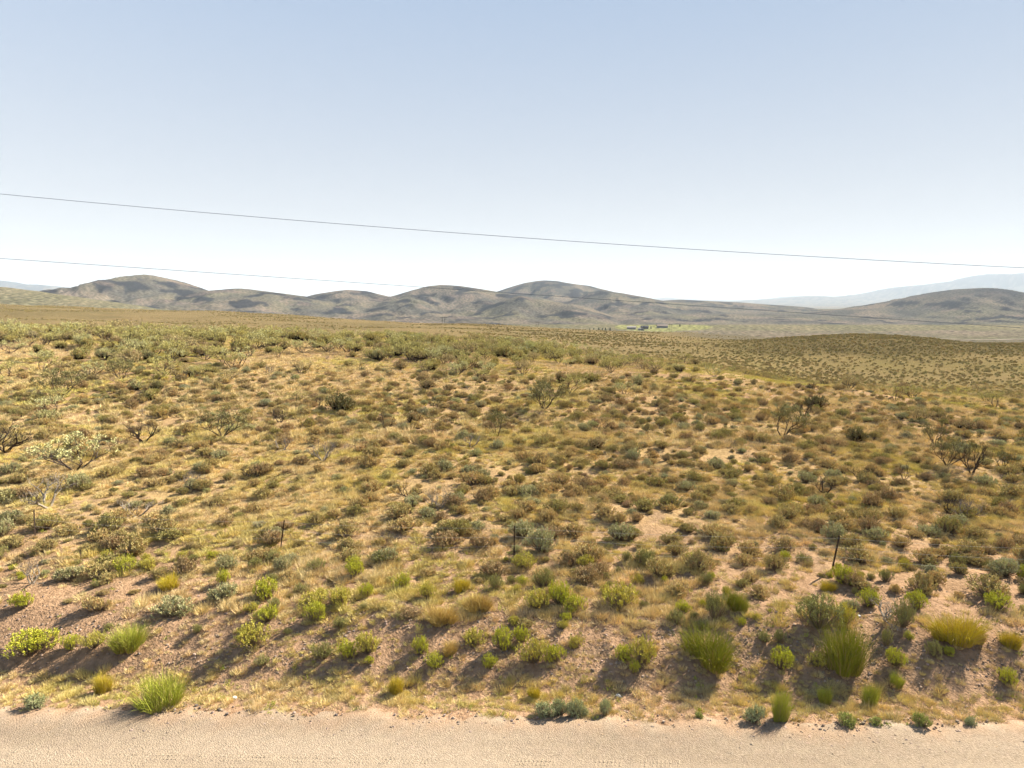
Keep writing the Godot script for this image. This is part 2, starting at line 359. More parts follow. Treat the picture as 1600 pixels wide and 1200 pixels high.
func make_sky(to_sun: Vector3) -> PanoramaSkyMaterial:
	var w := 512
	var h := 256
	var im := Image.create(w, h, false, Image.FORMAT_RGBAF)
	for j in h:
		var up := (0.5 - (j + 0.5) / h) * PI
		var e := maxf(rad_to_deg(up), 0.0)
		var f := pow(e / (e + 25.0), 1.3)
		for i in w:
			var turn := ((i + 0.5) / w - 0.5) * TAU
			var dir := Vector3(sin(turn) * cos(up), sin(up), -cos(turn) * cos(up))
			var g := rad_to_deg(acos(clampf(dir.dot(to_sun), -1.0, 1.0)))
			var c := Vector3(lerpf(0.89, -0.27, f), lerpf(0.885, 0.07, f), lerpf(0.86, 0.63, f))
			var glow := 0.52 * exp(-g / 24.0) + 1.2 * exp(-g / 5.0)
			c = c.max(Vector3(0.12, 0.2, 0.4))
			c *= (1.0 - 0.45 * smoothstep(24.0, 80.0, e)) * (1.0 - 0.07 * smoothstep(50.0, 110.0, g))
			c += Vector3(1.0, 0.955, 0.86) * glow
			c /= EXPOSURE
			im.set_pixel(i, j, Color(c.x, c.y, c.z))
	var m := PanoramaSkyMaterial.new()
	m.panorama = ImageTexture.create_from_image(im)
	return m


# ---------------------------------------------------------------- helpers
var V := PackedVector3Array()
var C := PackedColorArray()
var M := {}


func start() -> void:
	V = PackedVector3Array()
	C = PackedColorArray()


func tri(a: Vector3, b: Vector3, c: Vector3, k: Color) -> void:
	V.append_array([a, b, c])
	C.append_array([k, k, k])


func quad(a: Vector3, b: Vector3, c: Vector3, d: Vector3, k: Color) -> void:
	tri(a, b, c, k)
	tri(a, c, d, k)


# a leaf: a kite of two triangles, slightly folded
func leaf(p: Vector3, dir: Vector3, length: float, width: float, k: Color) -> void:
	var side := dir.cross(Vector3(rng.randf() - 0.5, rng.randf() - 0.5, rng.randf() - 0.5)).normalized() * width * 0.5
	var mid := p + dir * length * 0.55
	tri(p, mid - side, p + dir * length, k)
	tri(p, p + dir * length, mid + side, k)


func blade(p: Vector3, dir: Vector3, length: float, width: float, k: Color) -> void:
	var side := dir.cross(Vector3(rng.randf() - 0.5, 0.1, rng.randf() - 0.5)).normalized() * width * 0.5
	tri(p - side, p + dir * length, p + side, k)


func tube(a: Vector3, b: Vector3, ra: float, rb: float, sides: int, k: Color) -> void:
	var d := (b - a).normalized()
	var u := d.cross(Vector3.UP if absf(d.y) < 0.9 else Vector3.RIGHT).normalized()
	var v := d.cross(u)
	for i in sides:
		var p := TAU * i / sides
		var q := TAU * (i + 1) / sides
		var e := u * cos(p) + v * sin(p)
		var f := u * cos(q) + v * sin(q)
		quad(a + e * ra, b + e * rb, b + f * rb, a + f * ra, k)


func box(a: Vector3, b: Vector3, k: Color) -> void:
	var p := [Vector3(a.x, a.y, a.z), Vector3(b.x, a.y, a.z), Vector3(b.x, a.y, b.z), Vector3(a.x, a.y, b.z), Vector3(a.x, b.y, a.z), Vector3(b.x, b.y, a.z), Vector3(b.x, b.y, b.z), Vector3(a.x, b.y, b.z)]
	for f in [[0, 1, 2, 3], [7, 6, 5, 4], [4, 5, 1, 0], [5, 6, 2, 1], [6, 7, 3, 2], [7, 4, 0, 3]]:
		quad(p[f[0]], p[f[1]], p[f[2]], p[f[3]], k)


func done() -> ArrayMesh:
	var a := []
	a.resize(Mesh.ARRAY_MAX)
	a[Mesh.ARRAY_VERTEX] = V
	a[Mesh.ARRAY_COLOR] = C
	var m := ArrayMesh.new()
	m.add_surface_from_arrays(Mesh.PRIMITIVE_TRIANGLES, a)
	return m


func put(called: String, mesh: Mesh, material: Material, parent: Node = null) -> MeshInstance3D:
	var o := MeshInstance3D.new()
	o.name = numbered(called) if parent == null else called
	o.mesh = mesh
	o.material_override = material
	if parent == null:
		add_child(o)
	else:
		parent.add_child(o, true)
	return o


var taken := {}


func numbered(called: String) -> String:
	taken[called] = taken.get(called, -1) + 1
	return called if taken[called] == 0 else "%s_%03d" % [called, taken[called]]


func tag(o: Node, label: String, category: String, group := "") -> void:
	o.set_meta("label", label)
	o.set_meta("category", category)
	if group:
		o.set_meta("group", group)


func structure(o: Node, label := "") -> void:
	o.set_meta("kind", "structure")
	if label:
		o.set_meta("label", label)


func thing(called: String, at: Vector3, turn := 0.0) -> Node3D:
	var o := Node3D.new()
	o.name = numbered(called)
	o.position = at
	o.rotation.y = turn
	add_child(o)
	return o


func ground_at(x: float, z: float) -> Vector3:
	return Vector3(x, height(x, z), z)


func plain_material(r: float) -> StandardMaterial3D:
	var m := StandardMaterial3D.new()
	m.vertex_color_use_as_albedo = true
	m.roughness = r
	m.specular_mode = BaseMaterial3D.SPECULAR_DISABLED
	m.cull_mode = BaseMaterial3D.CULL_DISABLED
	return m


func noise_texture(sd: int, frequency: float, lo: float, hi: float, size := 512) -> NoiseTexture2D:
	var n := FastNoiseLite.new()
	n.seed = sd
	n.frequency = frequency
	n.noise_type = FastNoiseLite.TYPE_SIMPLEX_SMOOTH
	n.fractal_octaves = 5
	n.fractal_gain = 0.62
	var t := NoiseTexture2D.new()
	t.width = size
	t.height = size
	t.seamless = true
	t.noise = n
	var g := Gradient.new()
	g.set_color(0, Color(lo, lo * 0.98, lo * 0.95))
	g.set_color(1, Color(hi, hi, hi))
	t.color_ramp = g
	return t


func bumps(sd: int, frequency: float, strength: float) -> NoiseTexture2D:
	var t := noise_texture(sd, frequency, 0.0, 1.0)
	t.color_ramp = null
	t.as_normal_map = true
	t.bump_strength = strength
	return t


func make_materials() -> void:
	for k in ["leaf", "twig", "straw", "stone", "plain"]:
		M[k] = plain_material(0.85)
	M.leaf.backlight = Color(0.16, 0.155, 0.11)
	M.straw.backlight = Color(0.55, 0.52, 0.42)
	M.ground = plain_material(0.95)
	M.ground.albedo_texture = noise_texture(3, 0.02, 0.66, 1.0)
	M.ground.uv1_triplanar = true
	M.ground.uv1_world_triplanar = true
	M.ground.uv1_scale = Vector3.ONE * 0.35
	M.ground.normal_enabled = true
	M.ground.normal_texture = bumps(21, 0.05, 6.0)
	M.ground.normal_scale = 1.0
	M.road = plain_material(0.95)
	M.road.albedo_texture = noise_texture(5, 0.05, 0.76, 1.0)
	M.road.uv1_triplanar = true
	M.road.uv1_world_triplanar = true
	M.road.uv1_scale = Vector3.ONE * 0.5
	M.road.normal_enabled = true
	M.road.normal_texture = bumps(22, 0.09, 4.0)
	M.far = plain_material(0.95)
	M.far.albedo_texture = noise_texture(7, 0.016, 0.3, 1.25)
	M.far.uv1_triplanar = true
	M.far.uv1_world_triplanar = true
	M.far.uv1_scale = Vector3.ONE * 0.009
	M.steel = plain_material(0.5)
	M.white = plain_material(0.6)


# ---------------------------------------------------------------- ground
func mixc(a: Color, b: Color, t: float) -> Color:
	return a.lerp(b, clampf(t, 0.0, 1.0))


const SOIL := Color(0.35, 0.228, 0.147)
const STRAW := Color(0.40, 0.285, 0.142)
const RANGE := Color(0.135, 0.105, 0.05)


func ground_color(x: float, z: float, which: int, steep: float, top: float) -> Color:
	var d := -z
	var a := n_patch.get_noise_2d(x, z)
	if d < 130.0:
		var b := n_mid.get_noise_2d(x * 3.0, z * 3.0)
		var s := smoothstep(16.5, 30.0, d) * (0.62 + 0.5 * a + 0.35 * b)
		var c := mixc(SOIL, STRAW, s)
		c = mixc(c, Color(0.30, 0.205, 0.135), 0.8 * smoothstep(0.15, 0.5, n_mid.get_noise_2d(x * 5.0 + 90.0, z * 5.0)))
		return mixc(c, Color(0.22, 0.168, 0.083), smoothstep(70.0, 130.0, d) * lerpf(0.5, 1.0, smoothstep(0.2, 0.5, x / d)))
	var wide := n_big.get_noise_2d(x * 0.9, z * 0.9)
	if d < 900.0:
		var tan := mixc(Color(0.245, 0.185, 0.10), Color(0.18, 0.145, 0.077), 0.5 + 0.9 * wide + 0.6 * a)
		var slope := mixc(Color(0.23, 0.175, 0.088), Color(0.19, 0.155, 0.07), 0.5 + a)
		slope = mixc(slope, Color(0.135, 0.108, 0.053), smoothstep(192.0, 214.0, d + 9.0 * a) * smoothstep(0.24, 0.4, x / d))
		var c2 := mixc(mixc(Color(0.22, 0.168, 0.083), tan, smoothstep(130.0, 200.0, d)), slope, smoothstep(0.17, 0.36, x / d))
		return mixc(c2, Color(0.15, 0.13, 0.092), smoothstep(300.0, 420.0, d) * smoothstep(0.2, 0.3, x / d) + smoothstep(500.0, 900.0, d))
	var k := mixc(Color(0.195, 0.158, 0.118), Color(0.15, 0.135, 0.09), 0.5 + 1.6 * n_big.get_noise_2d(x * 0.35, z * 0.35))
	if which == 0:
		return mixc(Color(0.20, 0.175, 0.11), Color(0.15, 0.14, 0.085), 0.5 + 1.2 * n_ridge.get_noise_2d(x * 3.0, z * 2.0))
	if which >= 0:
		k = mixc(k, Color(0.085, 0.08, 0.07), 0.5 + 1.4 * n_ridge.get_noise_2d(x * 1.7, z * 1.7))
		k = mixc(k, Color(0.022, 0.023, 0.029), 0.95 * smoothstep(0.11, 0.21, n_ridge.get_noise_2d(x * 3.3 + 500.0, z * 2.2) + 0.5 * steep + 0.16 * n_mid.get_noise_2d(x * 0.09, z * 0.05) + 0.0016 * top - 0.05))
		k = mixc(k, Color(0.2, 0.155, 0.125), 0.6 * smoothstep(0.2, 0.4, n_ridge.get_noise_2d(x * 2.1 + 900.0, z * 2.8)))
	if which == 8:
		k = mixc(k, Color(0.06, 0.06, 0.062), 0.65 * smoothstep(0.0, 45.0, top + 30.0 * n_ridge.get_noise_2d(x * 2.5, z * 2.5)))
	return k


# is this spot on the irrigated farm field
func on_field(x: float, d: float) -> bool:
	var u := (x / d - 0.222) / 0.072
	var v := (d - 1340.0) / (120.0 - 40.0 * u)
	return u * u + v * v < 1.0 + 0.2 * n_mid.get_noise_2d(x * 0.06, d * 0.06)


func make_terrain() -> void:
	var rows := PackedFloat32Array()
	var d := -16.0
	while d < 27000.0:
		rows.append(d)
		d += maxf(0.24 if d > 12.0 else 1.0, absf(d) * (0.0085 if d < 6000.0 else 0.014))
	var nr := rows.size()
	var nc := 620
	var P := PackedVector3Array()
	var W := PackedInt32Array()
	P.resize(nr * nc)
	W.resize(nr * nc)
	for r in nr:
		d = rows[r]
		var half := 30.0 + 1.05 * maxf(d, 0.0)
		for c in nc:
			var x := (2.0 * c / (nc - 1) - 1.0) * half
			var l := land(x, -d)
			P[r * nc + c] = Vector3(x, l.x, -d)
			W[r * nc + c] = int(l.y)
	var N := PackedVector3Array()
	var K := PackedColorArray()
	N.resize(nr * nc)
	K.resize(nr * nc)
	for r in nr:
		for c in nc:
			var i := r * nc + c
			var across := P[i + 1 if c < nc - 1 else i] - P[i - 1 if c > 0 else i]
			var away := P[i + nc if r < nr - 1 else i] - P[i - nc if r > 0 else i]
			N[i] = across.cross(away).normalized()
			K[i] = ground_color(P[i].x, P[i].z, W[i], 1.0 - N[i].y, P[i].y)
	# regions
	var region := {}
	for r in nr - 1:
		for c in nc - 1:
			var i := r * nc + c
			var mid := 0.25 * (P[i] + P[i + 1] + P[i + nc] + P[i + nc + 1])
			var key := "ground"
			if mid.z < -800.0 and mid.z > -1700.0 and on_field(mid.x, -mid.z):
				key = "farm_field"
			elif W[i] >= 0:
				key = HILLS[W[i]][0]
			elif mid.z < -800.0:
				key = "valley_land"
			if not region.has(key):
				region[key] = []
			region[key].append(i)
	var say := {
		"ground": "dry sagebrush field of straw coloured soil beyond the gravel road", "valley_land": "wide hazy valley floor below the hills", "farm_field": "bright green irrigated field beside the farm in the valley",
		"green_hill": "low olive hill in front of the faint blue range", "cone_hill": "pointed cone shaped hill with dark patches", "twin_hill": "small dark topped hill between the cone and the long flat hill",
		"flat_top_hill": "long flat topped blue grey hill crossed by the wire", "round_top_hill": "smooth rounded hill rising behind the long flat hill", "dark_spur": "dark rocky spur in front of the rounded hill",
		"long_hill": "sloping hill above the farm", "low_hill": "low rolling hills behind the green field", "dome_hill": "isolated dome shaped hill in front of the pale mountains", "distant_mountain": "pale blue mountain ranges at the horizon",
	}
	for key in region:
		var pos := PackedVector3Array()
		var nor := PackedVector3Array()
		var col := PackedColorArray()
		var idx := PackedInt32Array()
		var again := {}
		for i in region[key]:
			var q := PackedInt32Array()
			for j in [i, i + 1, i + nc + 1, i + nc]:
				if not again.has(j):
					again[j] = pos.size()
					pos.append(P[j])
					nor.append(N[j])
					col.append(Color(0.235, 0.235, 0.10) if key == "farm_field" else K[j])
				q.append(again[j])
			idx.append_array([q[0], q[2], q[1], q[0], q[3], q[2]])
		var a := []
		a.resize(Mesh.ARRAY_MAX)
		a[Mesh.ARRAY_VERTEX] = pos
		a[Mesh.ARRAY_NORMAL] = nor
		a[Mesh.ARRAY_COLOR] = col
		a[Mesh.ARRAY_INDEX] = idx
		var m := ArrayMesh.new()
		m.add_surface_from_arrays(Mesh.PRIMITIVE_TRIANGLES, a)
		structure(put(key, m, M.ground if key == "ground" else M.far), say[key])


func grid_sheet(called: String, xs: Array, ds: Array, lift: float, shade: Callable, m: Material) -> MeshInstance3D:
	start()
	var nx := xs.size()
	var pts := PackedVector3Array()
	var cols := PackedColorArray()
	for dd in ds:
		for x in xs:
			var r: Array = shade.call(x, dd)
			var z: float = -r[0]
			pts.append(Vector3(x, height(x, z) + lift + r[2], z))
			cols.append(r[1])
	var idx := PackedInt32Array()
	for j in ds.size() - 1:
		for i in nx - 1:
			var k := j * nx + i
			idx.append_array([k, k + nx + 1, k + 1, k, k + nx, k + nx + 1])
	var nor := PackedVector3Array()
	nor.resize(pts.size())
	for k in pts.size():
		var e := pts[mini(k + 1, pts.size() - 1)] - pts[k] if (k + 1) % nx else pts[k] - pts[k - 1]
		var f := pts[k + nx] - pts[k] if k + nx < pts.size() else pts[k] - pts[k - nx]
		nor[k] = e.cross(f).normalized()
	var a := []
	a.resize(Mesh.ARRAY_MAX)
	a[Mesh.ARRAY_VERTEX] = pts
	a[Mesh.ARRAY_NORMAL] = nor
	a[Mesh.ARRAY_COLOR] = cols
	a[Mesh.ARRAY_INDEX] = idx
	var mesh := ArrayMesh.new()
	mesh.add_surface_from_arrays(Mesh.PRIMITIVE_TRIANGLES, a)
	return put(called, mesh, m)


func make_road() -> void:
	var xs := []
	for i in 421:
		xs.append(-26.0 + 52.0 * i / 420.0)
	var ds := []
	for i in 121:
		ds.append(pow(i / 120.0, 0.55))
	# s runs from the far side of the road (under the camera) to its edge by the verge
	var shade := func(x: float, s: float) -> Array:
		var edge := 14.75 - 0.03 * x + 0.30 * n_mid.get_noise_2d(x * 5.0, 7.0) + 0.16 * n_fine.get_noise_2d(x * 2.0, 3.0)
		var d := lerpf(-10.0, edge, s)
		var rut := 0.5 + 0.5 * sin((d + 0.03 * x) * 2.6 + 0.5 * n_mid.get_noise_2d(x * 0.6, d))
		var c := mixc(Color(0.272, 0.218, 0.166), Color(0.345, 0.281, 0.217), 0.35 + 0.5 * rut + 0.9 * n_mid.get_noise_2d(x * 0.7, d * 5.0))
		c = mixc(c, SOIL, 0.8 * smoothstep(edge - 1.1, edge, d) * clampf(0.6 + n_mid.get_noise_2d(x * 8.0, d * 8.0), 0.0, 1.0))
		var bump := 0.008 * n_fine.get_noise_2d(x * 3.0, d * 3.0) + 0.012 * rut
		var lift := 0.03 * (1.0 - smoothstep(0.975, 1.0, s)) - 0.02 * smoothstep(0.985, 1.0, s)
		return [d, c, lift + bump]
	structure(grid_sheet("gravel_road", xs, ds, 0.006, shade, M.road), "pale gravel road running across in front of the field")


# the lugs of a tyre pressed into the dust, two ribbons along the road
func make_tyre_tracks() -> void:
	start()
	rng.seed = 5
	for line in [[13.05, -14.0, 3.5], [12.72, -14.0, 5.0]]:
		var x: float = line[1]
		while x < line[2]:
			var d: float = line[0] - 0.03 * x + 0.05 * sin(x * 0.21)
			if rng.randf() < 0.86 and n_mid.get_noise_2d(x * 4.0, line[0] * 9.0) > -0.2:
				for s in [-1.0, 1.0]:
					var a := ground_at(x, -d - 0.02 * s) + Vector3(0, 0.046, 0)
					var k := Color(0.34, 0.275, 0.21)
					var w := 0.022
					var e := Vector3(0.035 * s, 0, -0.075 * s)
					quad(a + Vector3(-w, 0, 0), a + Vector3(0, 0.008, 0), a + e + Vector3(0, 0.008, 0), a + e + Vector3(-w, 0, 0), k)
					quad(a + Vector3(0, 0.008, 0), a + Vector3(w, 0, 0), a + e + Vector3(w, 0, 0), a + e + Vector3(0, 0.008, 0), k)
			x += 0.085
	structure(put("road_surface", done(), M.road), "faint tyre tread marks along the gravel road")


# pale tracks far out on the valley floor: thin strips laid on the land
func make_tracks() -> void:
	var n := 0
	for path in [[[1345, -1180, 6], [1100, -1120, 8], [870, -1080, 9]], [[440, -1000, 7], [560, -940, 8], [640, -900, 9], [700, -880, 9]], [[-330, -950, 7], [-200, -930, 8], [-120, -930, 8]]]:
		start()
		for k in path.size() - 1:
			for j in 12:
				var p := []
				for e in 2:
					var u := (j + e) / 12.0
					var x: float = lerpf(path[k][0], path[k + 1][0], u)
					var z: float = lerpf(path[k][1], path[k + 1][1], u)
					var w: float = path[k][2] * 0.5
					for s in [-1.0, 1.0]:
						p.append(ground_at(x, z + s * w) + Vector3(0, 0.5, 0))
				quad(p[0], p[1], p[3], p[2], Color(0.26, 0.23, 0.19))
		structure(put("dirt_track", done(), M.plain), ["pale dirt track on the flank of the dome shaped hill", "pale dirt track behind the dark shrubby knoll", "pale dirt track below the long flat hill"][n])
		n += 1


# ---------------------------------------------------------------- wires, fence, farm
func make_wires() -> void:
	# both hang across the view above the verge; z about -17
	var at := [[17.0, 0.1533, 0.016, 0.0469, "upper power line wire sagging across the sky"], [17.4, 0.0615, 0.0, -0.0396, "lower power line wire crossing in front of the hills"]]
	for w in at:
		start()
		var last := Vector3.ZERO
		for i in 81:
			var x := -60.0 + 1.5 * i
			var t: float = x / w[0]
			# through the heights seen at both edges, with a little sag between them
			var y: float = EYE + w[0] * (lerpf(w[1], w[3], (t + 0.75) / 1.5) + w[2] * (t * t - 0.5625))
			var p := Vector3(x, y, -w[0])
			if i > 0:
				tube(last, p, 0.0058, 0.0058, 6, Color(0.12, 0.14, 0.17))
			last = p
		tag(put("power_line_wire", done(), M.steel), w[4], "wire", "power line wires")


func make_fence() -> void:
	var posts := [[-17.8, -24.6, 0.05, 1.0], [-8.45, -24.0, 0.16, 1.12], [0.07, -22.95, 0.0, 1.15], [10.7, -21.9, 0.13, 1.18], [20.6, -21.0, 0.03, 1.15]]
	var f := thing("wire_fence", ground_at(0.07, -22.95))
	tag(f, "sagging barbed wire fence on thin dark steel posts crossing the field", "fence")
	var tops := []
	for p in posts:
		start()
		var rust := Color(0.055, 0.04, 0.032)
		var base := ground_at(p[0], p[1]) - f.position
		var lean := Vector3(p[2], 1.0, 0.05).normalized()
		# a T profile: a flat face with a rib behind it, studs up the face
		var h: float = p[3]
		for e in [[Vector3(-0.02, -0.2, -0.006), Vector3(0.02, h, 0.006)], [Vector3(-0.007, -0.2, 0.006), Vector3(0.007, h, 0.05)]]:
			box(e[0], e[1], rust)
		for k in 9:
			box(Vector3(-0.013, 0.2 + k * 0.1, -0.018), Vector3(0.013, 0.23 + k * 0.1, -0.0055), rust)
		var o := put("fence_post", done(), M.plain, f)
		o.position = base
		o.rotation = Vector3(0.05, 0.25, -atan(p[2]))
		tops.append([base, lean, h])
	for line in [0.93, 0.66, 0.38]:
		start()
		for k in tops.size() - 1:
			var a: Vector3 = tops[k][0] + tops[k][1] * tops[k][2] * line
			var b: Vector3 = tops[k + 1][0] + tops[k + 1][1] * tops[k + 1][2] * line
			var prev := a
			for j in 24:
				var u := (j + 1) / 24.0
				var q := a.lerp(b, u) + Vector3(0, -0.22 * 4.0 * u * (1 - u) * (1.3 - line), 0)
				tube(prev, q, 0.0024, 0.0024, 3, Color(0.42, 0.40, 0.37))
				# a barb: two short crossed points
				tube(q - Vector3(0.0, 0.02, 0.008), q + Vector3(0.0, 0.02, 0.008), 0.002, 0.001, 3, Color(0.42, 0.40, 0.37))
				prev = q
		put("strand", done(), M.steel, f)


func make_rail_fence() -> void:
	# the end of a white two-rail fence behind the tall sagebrush at the edge of the picture
	var f := thing("rail_fence", ground_at(-104.0, -140.0))
	tag(f, "end of a white two rail fence behind the tall sagebrush", "fence")
	for k in 4:
		start()
		var b := ground_at(-104.0 - 2.4 * k, -140.0) - f.position
		box(b + Vector3(-0.08, -0.3, -0.08), b + Vector3(0.08, 2.25, 0.08), Color(0.25, 0.22, 0.2))
		put("post", done(), M.plain, f)
	for y in [1.25, 1.95]:
		for k in 3:
			start()
			var a := ground_at(-104.0 - 2.4 * k, -140.0) - f.position + Vector3(0.02, y, 0.11)
			var e := ground_at(-104.0 - 2.4 * (k + 1), -140.0) - f.position + Vector3(0.02, y, 0.11)
			for s in [[0.0, 0.13]]:
				quad(a, e, e + Vector3(0, 0.26, 0), a + Vector3(0, 0.26, 0), Color(0.4, 0.395, 0.38))
				quad(a + Vector3(0, 0.26, -0.03), e + Vector3(0, 0.26, -0.03), e + Vector3(0, 0, -0.03), a + Vector3(0, 0, -0.03), Color(0.4, 0.395, 0.38))
				quad(a + Vector3(0, 0.26, 0), e + Vector3(0, 0.26, 0), e + Vector3(0, 0.26, -0.03), a + Vector3(0, 0.26, -0.03), Color(0.4, 0.395, 0.38))
			put("rail", done(), M.white, f)


func house(called: String, at: Vector3, turn: float, w: float, l: float, h: float, rise: float, wall: Color, roof: Color, label: String, category: String) -> void:
	var o := thing(called, at, turn)
	tag(o, label, category)
	start()
	box(Vector3(-w / 2, -1, -l / 2), Vector3(w / 2, h, l / 2), wall)
	for s in [-1.0, 1.0]:
		tri(Vector3(-w / 2, h, s * l / 2), Vector3(0, h + rise * 0.97, s * l / 2), Vector3(w / 2, h, s * l / 2), wall)
	put("wall", done(), M.plain, o)
	start()
	var e := 0.6
	for s in [-1.0, 1.0]:
		var a := Vector3(s * (w / 2 + e), h - rise * e / (w / 2), -l / 2 - e)
		var b := Vector3(0, h + rise, -l / 2 - e)
		var run := Vector3(0, 0, l + 2 * e)
		var up := Vector3(0, 0.2, 0)
		quad(a + up, b + up, b + run + up, a + run + up, roof)
		quad(a, a + run, b + run, b, roof)
		quad(a, a + up, a + run + up, a + run, roof)
	put("roof", done(), M.plain, o)
	for k in 3:
		start()
		var z := (k - 1) * l * 0.3
		box(Vector3(w / 2 + 0.01, h * 0.4, z - 0.7), Vector3(w / 2 + 0.06, h * 0.8, z + 0.7), Color(0.04, 0.045, 0.05))
		put("window", done(), M.steel, o)
	start()
	box(Vector3(-1.2, -0.5, l / 2 + 0.01), Vector3(1.2, h * 0.85, l / 2 + 0.08), wall * 0.5)
	put("door", done(), M.plain, o)


func make_farm() -> void:
	house("farm_shed", ground_at(222.0, -1270.0), 1.3, 9.0, 16.0, 3.6, 2.0, Color(0.2, 0.19, 0.18), Color(0.36, 0.32, 0.28), "white roofed farm shed beside the small row of dark trees", "shed")
	house("farm_shed", ground_at(236.0, -1252.0), 0.3, 7.0, 10.0, 3.0, 1.8, Color(0.2, 0.185, 0.165), Color(0.3, 0.27, 0.235), "smaller pale farm shed next to the dark roofed house", "shed")
	house("farm_house", ground_at(252.0, -1300.0), 1.4, 9.0, 14.0, 3.4, 2.4, Color(0.1, 0.09, 0.08), Color(0.09, 0.08, 0.085), "dark roofed farmhouse in the middle of the farm", "house")
	house("barn", ground_at(292.0, -1330.0), 1.5, 11.0, 20.0, 3.6, 2.4, Color(0.18, 0.175, 0.175), Color(0.22, 0.18, 0.15), "long grey roofed barn at the edge of the green field", "barn")
	start()
	for k in 260:
		var u := rng.randf()
		var r := (1.0 - u) * 1.7 * (0.6 + 0.5 * rng.randf())
		var th := rng.randf() * TAU
		leaf(Vector3(cos(th) * r, 1.0 + u * 6.0, sin(th) * r), Vector3(cos(th), 0.5, sin(th)).normalized(), 0.9, 0.6, Color(0.04, 0.055, 0.03) * (0.7 + 0.6 * rng.randf()))
	var crown := done()
	start()
	tube(Vector3(0, -0.5, 0), Vector3(0, 6.0, 0), 0.2, 0.05, 6, Color(0.12, 0.09, 0.07))
	var trunk := done()
	var n := 0
	for p in [[138.0, -1215.0, 0.8, "first small dark tree of the row beyond the field, farthest from the farm"], [145.0, -1212.0, 0.9, "second small dark tree of the row, counted towards the farm"], [154.0, -1215.0, 1.0, "third small dark tree of the row, counted towards the farm"], [160.0, -1210.0, 0.9, "fourth small dark tree of the row, counted towards the farm"], [166.0, -1214.0, 1.0, "fifth small dark tree of the row, counted towards the farm"], [174.0, -1213.0, 0.95, "last small dark tree of the row, next to the farm"], [243.0, -1262.0, 1.2, "dark tree between the pale sheds and the farmhouse"], [262.0, -1290.0, 1.0, "dark tree beside the farmhouse on its barn side"], [330.0, -1345.0, 0.9, "lone dark tree past the long barn"]]:
		var o := thing("farm_tree", ground_at(p[0], p[1]), n * 1.7)
		o.scale = Vector3.ONE * p[2] * 0.8
		tag(o, p[3], "tree", "trees by the farm")
		put("crown", crown, M.leaf, o)
		put("trunk", trunk, M.twig, o)
		n += 1


func make_far_poles() -> void:
	for p in [[-76.0, -760.0, "twin wooden power pole out on the plain below the flat topped hill"], [33.0, -900.0, "twin wooden power pole standing short of the tree row"], [215.0, -930.0, "twin wooden power pole in front of the green field"]]:
		var o := thing("power_pole", ground_at(p[0], p[1]), 0.3)
		tag(o, p[2], "power pole", "power poles on the plain")
		for s in [-1.4, 1.4]:
			start()
			tube(Vector3(s, -1, 0), Vector3(s, 13.0, 0), 0.2, 0.14, 6, Color(0.09, 0.075, 0.06))
			put("pole", done(), M.plain, o)
		start()
		box(Vector3(-4.0, 11.8, -0.1), Vector3(4.0, 12.1, 0.1), Color(0.09, 0.075, 0.06))
		put("crossarm", done(), M.plain, o)


# ---------------------------------------------------------------- plants
var kinds := {}
var tints := {}


func tinted(which: String, c: Color) -> StandardMaterial3D:
	var key := which + str(c)
	if not tints.has(key):
		var m: StandardMaterial3D = M[which].duplicate()
		m.albedo_color = c.linear_to_srgb()
		tints[key] = m
	return tints[key]


func vary(c: Color, by: float) -> Color:
	var k := 1.0 + by * (rng.randf() * 2.0 - 1.0)
	return Color(c.r * k * (1.0 + 0.12 * (rng.randf() - 0.5)), c.g * k, c.b * k * (1.0 + 0.25 * (rng.randf() - 0.5)))


func any_dir(low: float) -> Vector3:
	var y := lerpf(low, 1.0, rng.randf())
	var th := rng.randf() * TAU
	var r := sqrt(maxf(0.0, 1.0 - y * y))
	return Vector3(cos(th) * r, y, sin(th) * r)


